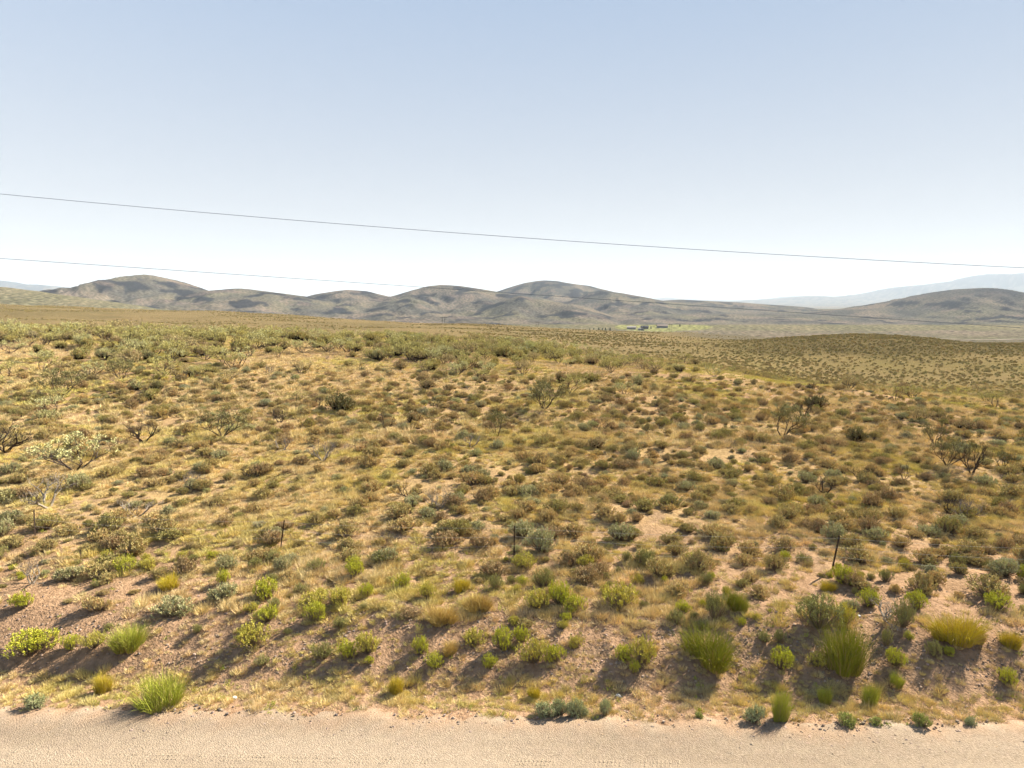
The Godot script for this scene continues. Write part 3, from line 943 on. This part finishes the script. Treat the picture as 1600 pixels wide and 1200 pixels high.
# [foliage, stems] of a rounded shrub one metre wide: several mounds of leafy shoots on thin stems
func shrub(mounds: int, shoots: int, leaves: int, leaf_long: float, leaf_wide: float, tall: float, upright: float, old: float) -> Array:
	var leafy := PackedVector3Array()
	var leafy_c := PackedColorArray()
	var woody := PackedVector3Array()
	var woody_c := PackedColorArray()
	var spots := []
	for k in mounds:
		var th := TAU * k / mounds + rng.randf() * 1.2
		var r := 0.0 if k == 0 else 0.20 + 0.13 * rng.randf()
		spots.append([Vector3(cos(th) * r, tall * (0.30 + 0.22 * rng.randf()) * (1.15 if k == 0 else 0.85), sin(th) * r), 0.20 + 0.11 * rng.randf()])
	for k in shoots:
		var s: Array = spots[rng.randi() % mounds]
		var dir := any_dir(-0.35)
		var tip: Vector3 = s[0] + Vector3(dir.x, dir.y * tall * 1.1, dir.z) * s[1] * lerpf(0.55, 1.16, sqrt(rng.randf()))
		tip.y = maxf(tip.y, 0.04)
		var foot := Vector3(tip.x * 0.22, 0.0, tip.z * 0.22)
		var bend := foot.lerp(tip, 0.55) + Vector3(tip.x, -0.05, tip.z) * 0.12
		start()
		var bark := vary(Color(0.20, 0.155, 0.11), 0.3)
		tube(foot, bend, 0.008, 0.005, 3, bark)
		tube(bend, tip, 0.005, 0.002, 3, bark)
		woody.append_array(V)
		woody_c.append_array(C)
		start()
		var tone := vary(Color(1, 1, 1), 0.22)
		var dead := rng.randf() < old
		var grow := (tip - bend).normalized().lerp(Vector3.UP, upright).normalized()
		for j in leaves:
			var at := tip - grow * rng.randf() * leaf_long * 2.2
			var out := (grow * 0.9 + any_dir(-0.7) * 0.75).normalized()
			var c := tone * vary(Color(1, 1, 1), 0.15)
			if dead:
				c = Color(c.r * 1.1, c.g * 0.86, c.b * 0.95)
			leaf(at, out, leaf_long * (0.7 + 0.6 * rng.randf()), leaf_wide, c)
		leafy.append_array(V)
		leafy_c.append_array(C)
	V = leafy
	C = leafy_c
	var f := done()
	V = woody
	C = woody_c
	return [f, done()]


# long blades that lean out and droop; one metre wide, about one high; [green blades, dry stalks]
func clump(n: int, wide: float) -> Array:
	var parts := []
	var centres := []
	for k in 9:
		var a := rng.randf() * TAU
		var o := 0.34 * sqrt(rng.randf())
		centres.append([Vector3(cos(a) * o, 0, sin(a) * o), 0.62 + 0.5 * rng.randf(), vary(Color(1, 1, 1), 0.22)])
	for dry in 2:
		start()
		for k in (n if dry == 0 else n / 2):
			var th := rng.randf() * TAU
			var own: Array = centres[rng.randi() % centres.size()]
			var r := 0.13 * sqrt(rng.randf())
			var p: Vector3 = own[0] + Vector3(cos(th) * r, 0.0, sin(th) * r)
			var lean := (r / 0.13) * 0.14 + 0.42 * rng.randf() * rng.randf()
			var d := Vector3(cos(th + 1.6 * (rng.randf() - 0.5)) * lean + p.x * 0.55, 1.0, sin(th + 1.6 * (rng.randf() - 0.5)) * lean + p.z * 0.55).normalized()
			var long: float = own[1] * (0.34 + 0.66 * rng.randf() + (0.25 if rng.randf() < 0.05 else 0.0)) * (1.0 if dry == 0 else (1.0 if rng.randf() < 0.25 else 0.42))
			var side := d.cross(Vector3(rng.randf() - 0.5, 0.2, rng.randf() - 0.5)).normalized() * wide * 0.5
			var c: Color = (own[2] * vary(Color(1, 1, 1), 0.3)).lerp(Color(1.5, 1.05, 1.3), 0.5 * rng.randf() * rng.randf())
			var m1 := p + d * long * 0.45
			var flop := 2.6 if rng.randf() < 0.22 else 1.0
			var aside := any_dir(-0.5) * 0.22
			var d2 := (d + aside + Vector3(d.x, -0.25, d.z) * 0.5 * flop * rng.randf()).normalized()
			var m2 := m1 + d2 * long * 0.33
			var d3 := (d2 + aside + Vector3(d.x, -0.45, d.z) * 0.6 * flop * rng.randf()).normalized()
			quad(p - side, m1 - side * 0.8, m1 + side * 0.8, p + side, c)
			quad(m1 - side * 0.8, m2 - side * 0.5, m2 + side * 0.5, m1 + side * 0.8, c)
			tri(m2 - side * 0.5, m2 + d3 * long * 0.25, m2 + side * 0.5, c)
		parts.append(done())
	return parts


var tips := []


func bough(p: Vector3, dir: Vector3, long: float, r: float, depth: int, bark: Color) -> void:
	var q := p
	var d := dir
	for k in 3:
		d = (d + any_dir(-1.0) * 0.28 + Vector3.UP * 0.05).normalized()
		var e := q + d * long / 3.0
		tube(q, e, r * (1.0 - 0.2 * k), r * (0.8 - 0.2 * k), 5 if depth > 1 else 3, vary(bark, 0.12))
		q = e
		if depth > 0 and k == 1:
			bough(q, (d + any_dir(-0.5) * 0.95).normalized(), long * 0.62, r * 0.5, depth - 1, bark)
	if depth == 0:
		tips.append([q, d])
		return
	for k in 2:
		bough(q, (d + any_dir(-0.4) * 0.8).normalized(), long * 0.68, r * 0.55, depth - 1, bark)


# a tall old sagebrush: [crown, twisted stems]; about one metre high and one wide; leaves 0 makes a dead one
func old_sage(stems: int, leaves: int, spread: float, thick: float, depth: int) -> Array:
	tips = []
	start()
	for k in stems:
		var th := TAU * k / stems + rng.randf() * 1.3
		bough(Vector3(cos(th) * 0.03, -0.04, sin(th) * 0.03), Vector3(cos(th) * spread, 0.9, sin(th) * spread).normalized(), 0.42 + 0.12 * rng.randf(), thick * (0.7 + 0.5 * rng.randf()), depth, Color(1, 1, 1))
	var wood := done()
	start()
	for t in tips:
		var tone := vary(Color(1, 1, 1), 0.2)
		for j in leaves:
			var at: Vector3 = t[0] + any_dir(-1.0) * 0.075 * rng.randf()
			leaf(at, (t[1] * 0.5 + Vector3.UP * 0.35 + any_dir(-0.8) * 0.7).normalized(), 0.055 + 0.035 * rng.randf(), 0.020, tone * vary(Color(1, 1, 1), 0.15))
	if leaves == 0:
		return [null, wood]
	return [done(), wood]


func grass_tuft(n: int, long: float, wide: float, round: float) -> ArrayMesh:
	start()
	for k in n:
		var th := rng.randf() * TAU
		var r := round * sqrt(rng.randf())
		var lean := 0.15 + 0.9 * r / round * rng.randf()
		blade(Vector3(cos(th) * r, -0.01, sin(th) * r), Vector3(cos(th) * lean, 1.0, sin(th) * lean).normalized(), long * (0.6 + 0.7 * rng.randf()), wide, vary(Color(1, 1, 1), 0.25))
	return done()


func pebble() -> ArrayMesh:
	start()
	var b := SphereMesh.new()
	b.radial_segments = 7
	b.rings = 3
	b.radius = 0.5
	b.height = 1.0
	var a := b.get_mesh_arrays()
	var src: PackedVector3Array = a[Mesh.ARRAY_VERTEX]
	var moved := {}
	for i in src.size():
		var key := str(src[i].snapped(Vector3.ONE * 0.001))
		if not moved.has(key):
			moved[key] = Vector3(src[i].x, src[i].y * 0.7, src[i].z) * (0.75 + 0.5 * rng.randf())
		src[i] = moved[key]
	var idx: PackedInt32Array = a[Mesh.ARRAY_INDEX]
	for i in range(0, idx.size(), 3):
		tri(src[idx[i]], src[idx[i + 1]], src[idx[i + 2]], Color(1, 1, 1))
	return done()


func make_prototypes() -> void:
	rng.seed = 77
	kinds = {"sage": [], "rabbit": [], "silver": [], "rye": [], "tall": [], "dead": [], "far": [], "tuft": [], "wisp": [], "stone": [], "weed": []}
	for k in 7:
		kinds.sage.append(shrub(5 + k % 3, 260, 15, 0.060, 0.020, 0.95, 0.35, 0.25))
	for k in 5:
		kinds.rabbit.append(shrub(6 + k % 3, 230, 14, 0.070, 0.015, 1.15, 0.65, 0.06))
	for k in 3:
		kinds.silver.append(shrub(6, 210, 13, 0.085, 0.018, 1.1, 0.55, 0.1))
	for k in 4:
		kinds.rye.append(clump(1900, 0.0075))
	for k in 6:
		kinds.tall.append(old_sage(4 + k % 3, 11, 0.7, 0.027, 3))
	for k in 4:
		kinds.tall.append(shrub(5 + k % 3, 250, 12, 0.062, 0.021, 1.0, 0.4, 0.3))
	for k in 5:
		kinds.dead.append(old_sage(3 + k % 3, 0, 0.85, 0.046, 4))
	for k in 4:
		kinds.far.append(shrub(4, 42, 5, 0.14, 0.075, 0.9, 0.3, 0.3)[0])
	for k in 4:
		kinds.tuft.append(grass_tuft(130, 0.24, 0.010, 0.17))
		kinds.wisp.append(grass_tuft(70, 0.26, 0.015, 0.19))
		kinds.weed.append(shrub(3, 16, 7, 0.12, 0.05, 0.6, 0.4, 0.1)[0])
		kinds.stone.append(pebble())


const LEAVES := {
	"sage": [Color(0.43, 0.36, 0.155), Color(0.365, 0.325, 0.125), Color(0.49, 0.385, 0.175), Color(0.403, 0.392, 0.210), Color(0.392, 0.297, 0.155)],
	"rabbit": [Color(0.44, 0.44, 0.055), Color(0.47, 0.42, 0.085), Color(0.29, 0.28, 0.105)],
	"silver": [Color(0.34, 0.36, 0.13), Color(0.34, 0.36, 0.13), Color(0.32, 0.345, 0.10), Color(0.36, 0.38, 0.20)],
	"rye": [Color(0.33, 0.36, 0.055), Color(0.23, 0.245, 0.03), Color(0.46, 0.38, 0.04), Color(0.44, 0.325, 0.105)],
	"tall": [Color(0.414, 0.375, 0.150), Color(0.20, 0.185, 0.085), Color(0.37, 0.336, 0.13), Color(0.459, 0.437, 0.22), Color(0.403, 0.330, 0.170)],
	"dead": [Color(0.055, 0.042, 0.035), Color(0.21, 0.18, 0.15)],
}
const CALLED := {"sage": "sagebrush", "rabbit": "rabbitbrush", "silver": "roadside_sagebrush", "rye": "grass_clump", "tall": "tall_sagebrush", "dead": "dead_sagebrush"}
const SORT := {"sage": "sagebrush", "rabbit": "green shrub", "silver": "sagebrush", "rye": "grass clump", "tall": "sagebrush", "dead": "dead shrub"}
const TOGETHER := {"sage": "low sagebrush across the field", "rabbit": "green shrubs on and above the bank", "silver": "small shrubs along the road edge", "rye": "tall grass clumps near the road", "tall": "tall old sagebrush across the back of the field", "dead": "dead sagebrush skeletons"}


func plant(kind: String, x: float, z: float, w: float, h: float, tint: int, label: String) -> void:
	var o := thing(CALLED[kind], ground_at(x, z) - Vector3(0, 0.02, 0), rng.randf() * TAU)
	o.scale = Vector3(w, h, w) * (1.0 if kind != "dead" else 0.95)
	if kind == "silver":
		o.scale = Vector3(w * 1.35, h * 0.85, w * 1.35)
	if kind == "rye":
		o.scale *= 0.9
	tag(o, label, SORT[kind], TOGETHER[kind])
	var form: Array = kinds[kind][rng.randi() % kinds[kind].size()]
	var c: Color = LEAVES[kind][mini(tint, LEAVES[kind].size() - 1)]
	match kind:
		"rye":
			put("blades", form[0], tinted("straw", c), o)
			put("dry_stalks", form[1], tinted("straw", Color(0.36, 0.27, 0.13)), o)
		"dead":
			put("branches", form[1], tinted("twig", c), o)
		"tall":
			put("crown", form[0], tinted("leaf", c), o)
			put("branches", form[1], tinted("twig", Color(0.075, 0.058, 0.047)), o)
		_:
			put("foliage", form[0], tinted("leaf", c), o)
			put("branches", form[1], tinted("twig", Color(1, 1, 1)), o)


var known := []   # [position, how other labels call it]
var used_spots := []


func place_landmarks() -> void:
	for m in [[-8.45, -24.0, "the tilted fence post"], [0.07, -22.95, "the middle fence post"], [10.7, -21.9, "the leaning fence post"]]:
		known.append([Vector2(m[0], m[1]), m[2]])
	for m in [[-62.0, -82.0, "the crest under the rail fence"], [-52.0, -100.0, "the crest under the cone"], [-41.0, -104.0, "the crest beside the cone"], [-28.0, -106.0, "the crest under the twin hill"], [-14.0, -108.0, "the crest under the flat hill"], [2.0, -110.0, "the crest under the rounded hill"], [24.0, -95.0, "the crest under the farm"]]:
		known.append([Vector2(m[0], m[1]), m[2]])
	for m in LANDMARKS:
		rng.seed = hash(str(m[1]) + m[0])
		plant(m[0], m[1], m[2], m[3], m[4], m[5], m[6])
		used_spots.append(Vector3(m[1], m[2], m[3] * 0.5))
		if m[7]:
			known.append([Vector2(m[1], m[2]), m[7]])


var said := {}
const NTH := ["first", "second", "third", "fourth", "fifth", "sixth", "seventh", "eighth", "ninth", "tenth", "eleventh", "twelfth", "thirteenth", "fourteenth", "fifteenth", "sixteenth", "seventeenth", "eighteenth", "nineteenth", "twentieth", "twenty-first", "twenty-second", "twenty-third", "twenty-fourth", "twenty-fifth", "twenty-sixth", "twenty-seventh", "twenty-eighth", "twenty-ninth", "thirtieth"]


# a label that leads from one landmark towards another
func way_to(p: Vector2, what: String) -> String:
	var near := known.duplicate()
	near.sort_custom(func(a, b): return p.distance_squared_to(a[0]) < p.distance_squared_to(b[0]))
	var a: Array = near[0]
	# the second landmark is the one that lies most nearly behind p as seen from the first
	var best: Array = near[1]
	var most := -9.0
	for k in range(1, mini(9, near.size())):
		var s: float = (p - a[0]).normalized().dot((near[k][0] - a[0]).normalized()) - 0.02 * k
		if s > most:
			most = s
			best = near[k]
	var stem: String
	if p.distance_to(a[0]) < 1.3:
		stem = "%s beside %s" % [what, a[1]]
	elif most > 0.35:
		stem = "%s from %s towards %s" % [what, a[1], best[1]]
	elif p.y < a[0].y - absf(p.x - a[0].x):
		stem = "%s beyond %s, away from the road" % [what, a[1]]
	elif p.y > a[0].y:
		stem = "%s from %s towards the road" % [what, a[1]]
	else:
		stem = "%s level with %s, away from %s" % [what, a[1], best[1]]
	if stem.split(" ").size() > 14:
		stem = ("%s beyond %s" if p.y < a[0].y else "%s roadward of %s") % [what, a[1]]
	var key := stem
	said[key] = said.get(key, -1) + 1
	var n: int = said[key]
	return ("%s %s" % [NTH[n], stem]) if n < NTH.size() else ("another %s" % stem)


func free_spot(x: float, z: float, r: float) -> bool:
	for s in used_spots:
		if absf(s.x - x) < r + s.z and absf(s.y - z) < r + s.z:
			return false
	return true


func look_of(kind: String, w: float, h: float, tint: int) -> String:
	var size := "small" if w < 0.6 else ("broad" if w > 1.05 else "")
	var shade: String = {"sage": ["olive", "dark olive", "straw tinged", "silvery", "brownish"], "rabbit": ["bright green", "yellow green", "dull green"], "tall": ["olive", "dark olive", "", "silvery", "brownish"], "rye": ["green", "dark green", "golden green", "golden"], "dead": ["black", "bleached"]}[kind][tint]
	var name: String = {"sage": "sagebrush mound" if h < w * 0.75 else "sagebrush", "rabbit": "shrub", "tall": "tall sagebrush", "rye": "grass tuft", "dead": "dead sagebrush"}[kind]
	return " ".join(PackedStringArray([size, shade, name])).strip_edges()


func place_shrubs() -> void:
	rng.seed = 4242
	var spots := []
	# low sagebrush mounds all over the field
	var d := 18.4
	while d < 74.0:
		var step := 0.82 if d < 60.0 else 1.2
		var x := -0.86 * d - 2.0
		while x < 0.86 * d + 2.0:
			var px := x + (rng.randf() - 0.5) * step * 1.1
			var pd := d + (rng.randf() - 0.5) * step * 1.1
			var dense := 0.92 + 0.75 * n_patch.get_noise_2d(px * 2.0 + 700.0, pd * 2.0)
			dense *= smoothstep(18.0, 24.0, pd) * 0.85 + 0.15
			if rng.randf() < dense:
				var w := 0.29 + 0.85 * pow(rng.randf(), 2.2)
				if free_spot(px, -pd, w * 0.35):
					var tint: int = [0, 0, 1, 2, 2, 4, 3][rng.randi() % 7]
					spots.append(["sage", px, -pd, w, w * (0.55 + 0.35 * rng.randf()), tint])
			x += step
		d += step
	share_out("sage", spots, 278)
	# tall old sagebrush: thick along the crest of the rise, scattered before it
	spots = []
	d = 40.0
	while d < 150.0:
		var x := -0.9 * d
		while x < 0.9 * d:
			var px := x + (rng.randf() - 0.5) * 1.9
			var pd := d + (rng.randf() - 0.5) * 1.9
			var t := px / pd
			var rise := smoothstep(56.0, 84.0, pd) * (1.0 - smoothstep(-0.05, 0.35, t))
			var dense := 0.030 + 0.40 * rise + 0.05 * smoothstep(50.0, 65.0, pd)
			dense *= 0.75 + 1.5 * n_patch.get_noise_2d(px * 1.3, pd * 1.3 + 50.0)
			dense *= 1.0 - smoothstep(112.0, 140.0, pd + 30.0 * maxf(t, 0.0))
			if rng.randf() < dense and free_spot(px, -pd, 0.5):
				var w := 0.9 + (0.9 + 0.5 * rise) * rng.randf() + 0.25 * rise
				spots.append(["tall", px, -pd, w, w * (0.65 + 0.35 * rng.randf()), [0, 0, 0, 4, 3][rng.randi() % 5]])
			x += 1.7
		d += 1.7
	share_out("tall", spots, 270)
	# green shrubs between the road and the fence
	spots = []
	for k in 420:
		var pd := 16.4 + 6.5 * pow(rng.randf(), 1.3)
		var px := (rng.randf() * 2.0 - 1.0) * 0.84 * pd
		var w := 0.22 + 0.5 * pow(rng.randf(), 1.5)
		if n_patch.get_noise_2d(px * 4.0, pd * 4.0) > -0.12 and free_spot(px, -pd, w * 0.5) and height(px, -pd) > 0.25:
			spots.append(["rabbit", px, -pd, w, w * (0.75 + 0.4 * rng.randf()), [0, 1, 2, 2][rng.randi() % 4]])
			used_spots.append(Vector3(px, -pd, w * 0.4))
	share_out("rabbit", spots.slice(0, 170), 170)
	# dead ones among the living
	spots = []
	for k in 46:
		var pd := 27.0 + 70.0 * rng.randf()
		var px := (rng.randf() * 2.0 - 1.0) * 0.8 * pd
		var w := 0.5 + 0.6 * rng.randf()
		if free_spot(px, -pd, w * 0.4):
			spots.append(["dead", px, -pd, w, w * (0.6 + 0.4 * rng.randf()), rng.randi() % 2])
	share_out("dead", spots, 60)


# the largest in view become things of their own, the rest one mass
func share_out(kind: String, spots: Array, most: int) -> void:
	spots.sort_custom(func(a, b): return seen_size(a) > seen_size(b))
	var rest := []
	for k in spots.size():
		var s: Array = spots[k]
		if k < most and seen_size(s) > 0.0:
			plant(kind, s[1], s[2], s[3], s[4], s[5], way_to(Vector2(s[1], s[2]), look_of(kind, s[3], s[4], s[5])))
		else:
			rest.append(s)
	if rest.is_empty():
		return
	var groups := {}
	for s in rest:
		var f: int = rng.randi() % (kinds[kind].size())
		if not groups.has(f):
			groups[f] = []
		var c: Color = vary(LEAVES[kind][s[5]], 0.12)
		groups[f].append([Transform3D(Basis(Vector3.UP, rng.randf() * TAU).scaled(Vector3(s[3], s[4], s[3])), ground_at(s[1], s[2]) - Vector3(0, 0.02, 0)), c])
	var o := thing(CALLED[kind] + "_cover", Vector3.ZERO)
	o.set_meta("kind", "stuff")
	o.set_meta("label", {"sage": "countless further sagebrush mounds spread over the straw coloured field", "tall": "dense belt of tall sagebrush along the crest of the rise", "rabbit": "small green shrubs", "dead": "dead stems"}[kind])
	for f in groups:
		copies("foliage", kinds[kind][f][0], M.leaf, groups[f], o)
		var bare := []
		for g in groups[f]:
			bare.append([g[0], Color(0.09, 0.07, 0.055) if kind == "tall" else Color(1, 1, 1)])
		copies("stems", kinds[kind][f][1], M.twig, bare, o)


func seen_size(s: Array) -> float:
	var d: float = -s[2]
	return s[3] / d if absf(s[1]) < 0.765 * d else 0.0


func copies(called: String, mesh: Mesh, material: Material, list: Array, parent: Node) -> void:
	if list.size() < 9:
		for g in list:
			var own: StandardMaterial3D = material.duplicate()
			own.albedo_color = g[1].linear_to_srgb()
			var one := put(called, mesh, own, parent)
			one.transform = g[0]
			one.set_meta("kind", "stuff")
		return
	var mm := MultiMesh.new()
	mm.transform_format = MultiMesh.TRANSFORM_3D
	mm.use_colors = true
	mm.mesh = mesh
	mm.instance_count = list.size()
	for k in list.size():
		mm.set_instance_transform(k, list[k][0])
		mm.set_instance_color(k, list[k][1])
	var o := MultiMeshInstance3D.new()
	o.name = called
	o.multimesh = mm
	o.material_override = material
	o.set_meta("kind", "stuff")
	parent.add_child(o, true)


func mass(called: String, label: String, meshes: Array, material: Material, list: Array) -> void:
	var groups := []
	for k in meshes.size():
		groups.append([])
	for g in list:
		groups[rng.randi() % meshes.size()].append(g)
	var o := thing(called, Vector3.ZERO)
	o.set_meta("kind", "stuff")
	o.set_meta("label", label)
	for k in meshes.size():
		copies("copies", meshes[k], material, groups[k], o)


func spot(x: float, z: float, w: float, h: float, c: Color) -> Array:
	return [Transform3D(Basis(Vector3.UP, rng.randf() * TAU).scaled(Vector3(w, h, w)), ground_at(x, z)), c]


func scatter_stuff() -> void:
	rng.seed = 99
	# dry grass: fine tufts near, broader wisps farther out
	var fine := []
	for k in 52000:
		var d := sqrt(lerpf(14.4 * 14.4, 44.0 * 44.0, pow(rng.randf(), 1.25)))
		var x := (rng.randf() * 2.0 - 1.0) * (0.84 * d + 1.0)
		var road := d + 0.03 * x
		var keep := 0.55 + 1.1 * n_patch.get_noise_2d(x * 3.0 + 40.0, d * 3.0)
		if road < 16.3:
			keep = smoothstep(14.4, 15.6, road) * (0.85 + 0.9 * n_mid.get_noise_2d(x * 3.0, d * 3.0))
		elif road < 18.5:
			keep = keep * 0.7 - 0.04
		if rng.randf() > keep:
			continue
		var c := vary(Color(0.60, 0.465, 0.245).lerp(Color(0.54, 0.45, 0.165), clampf(0.35 + 1.5 * n_mid.get_noise_2d(x * 1.3, d * 1.3), 0.0, 1.0)), 0.2)
		var s := 0.38 + 0.85 * pow(rng.randf(), 1.8)
		if road < 18.2:
			s *= 0.68 if road < 16.4 else 0.5
		fine.append(spot(x, -d, s, s * (0.34 + 0.75 * pow(rng.randf(), 1.7)), c))
	mass("dry_grass", "fine dry grass between the shrubs and along the verge", kinds.tuft, M.straw, fine)
	var wide := []
	for k in 64000:
		var d := sqrt(lerpf(40.0 * 40.0, 150.0 * 150.0, pow(rng.randf(), 1.3)))
		var x := (rng.randf() * 2.0 - 1.0) * 0.86 * d
		var keep := 0.7 + 0.9 * n_patch.get_noise_2d(x * 1.5 + 40.0, d * 1.5)
		if rng.randf() > keep:
			continue
		var green := clampf(0.02 + 1.5 * n_mid.get_noise_2d(x * 0.35, d * 0.35 + 60.0) + 0.35 * smoothstep(50.0, 80.0, d), 0.0, 1.0)
		var c := vary(Color(0.60, 0.47, 0.25).lerp(Color(0.53, 0.47, 0.14), green), 0.2)
		var s := 0.9 + 0.9 * rng.randf()
		wide.append(spot(x, -d, s, s * (0.35 + 0.65 * pow(rng.randf(), 1.7)), c))
	mass("dry_grass", "straw coloured grass covering the far part of the field", kinds.wisp, M.straw, wide)
	# shrubs of the plain beyond the field, too many to count
	var far := []
	for k in 230000:
		var d := sqrt(lerpf(110.0 * 110.0, 900.0 * 900.0, pow(rng.randf(), 1.5)))
		var x := (rng.randf() * 2.0 - 1.0) * 0.84 * d
		var t := x / d
		var knoll := smoothstep(0.27, 0.42, t) * (1.0 - smoothstep(300.0, 340.0, d))
		var keep := 0.20 + 0.7 * n_patch.get_noise_2d(x * 0.35, d * 0.35) + 0.9 * knoll * (0.22 + 0.78 * smoothstep(192.0, 216.0, d + 9.0 * n_patch.get_noise_2d(x, -d)))
		if d < 420.0 and t < 0.0:
			keep -= 0.18 * smoothstep(0.0, -0.25, t)
		if d < 150.0 and t < 0.2:
			keep = 0.0
		if rng.randf() > keep:
			continue
		if t > 0.22 and d > 335.0 and rng.randf() < 0.8:
			continue
		var s := 0.4 + 0.75 * rng.randf()
		far.append(spot(x, -d, s, s * 0.75, vary(Color(0.31, 0.275, 0.12).lerp(Color(0.40, 0.325, 0.15), rng.randf()), 0.2)))
	mass("sagebrush_cover", "dark shrubs dotting the plain and the knoll beyond the field", kinds.far, M.leaf, far)
	# small green weeds at the road edge and in the grass
	var weeds := []
	for k in 520:
		var d := 14.2 + 12.0 * pow(rng.randf(), 1.6)
		var x := (rng.randf() * 2.0 - 1.0) * 0.84 * d
		if n_mid.get_noise_2d(x * 4.0, d * 4.0 + 9.0) < 0.02 or d + 0.03 * x < 14.5:
			continue
		var s := 0.12 + 0.16 * rng.randf()
		weeds.append(spot(x, -d, s, s, vary(Color(0.36, 0.37, 0.08), 0.25)))
	mass("weeds", "small green weeds at the road edge", kinds.weed, M.leaf, weeds)
	# loose stones on the road edge, the verge and the bank
	var stones := []
	for k in 42000:
		var road := 12.0 + 9.0 * rng.randf()
		var x := (rng.randf() * 2.0 - 1.0) * 0.84 * road
		var keep := 0.06 + 0.75 * exp(-pow((road - 14.35) / 0.55, 2.0)) * (0.4 + 0.6 * smoothstep(-2.0, 9.0, x)) + 0.5 * smoothstep(16.0, 17.0, road) * (1.0 - smoothstep(17.6, 19.5, road))
		keep *= 0.75 + 0.9 * n_mid.get_noise_2d(x * 2.0, road * 2.0)
		if rng.randf() > keep:
			continue
		var s := 0.02 + 0.065 * pow(rng.randf(), 3.0)
		var c := vary(Color(0.28, 0.21, 0.16).lerp(Color(0.11, 0.09, 0.08), pow(rng.randf(), 2.0)), 0.25)
		var g := spot(x, -(road - 0.03 * x), s, s, c)
		g[0].origin.y += 0.018 if road < 14.9 else 0.004
		stones.append(g)
	mass("gravel", "loose stones on the road edge, verge and bank", kinds.stone, M.stone, stones)
	for r in [[2.62, -15.75, 0.11, Color(0.5, 0.48, 0.45), "white rounded rock lying in the dry verge grass"], [-6.75, -15.55, 0.10, Color(0.45, 0.43, 0.4), "upright white stone near the bright feathery roadside clump"], [9.95, -18.6, 0.10, Color(0.4, 0.4, 0.41), "pale stone at the shaded foot of the wide golden clump"], [5.15, -13.6, 0.09, Color(0.07, 0.065, 0.06), "dark stone lying alone on the gravel road"], [3.55, -12.95, 0.10, Color(0.2, 0.16, 0.13), "brown stone near the picture's lower edge on the road"]]:
		var o := put("rock", kinds.stone[rng.randi() % 4], tinted("stone", r[3]))
		o.position = ground_at(r[0], r[1]) + Vector3(0, r[2] * 0.15, 0)
		o.rotation.y = r[0]
		o.scale = Vector3(r[2] * 1.3, r[2], r[2])
		tag(o, r[4], "rock")
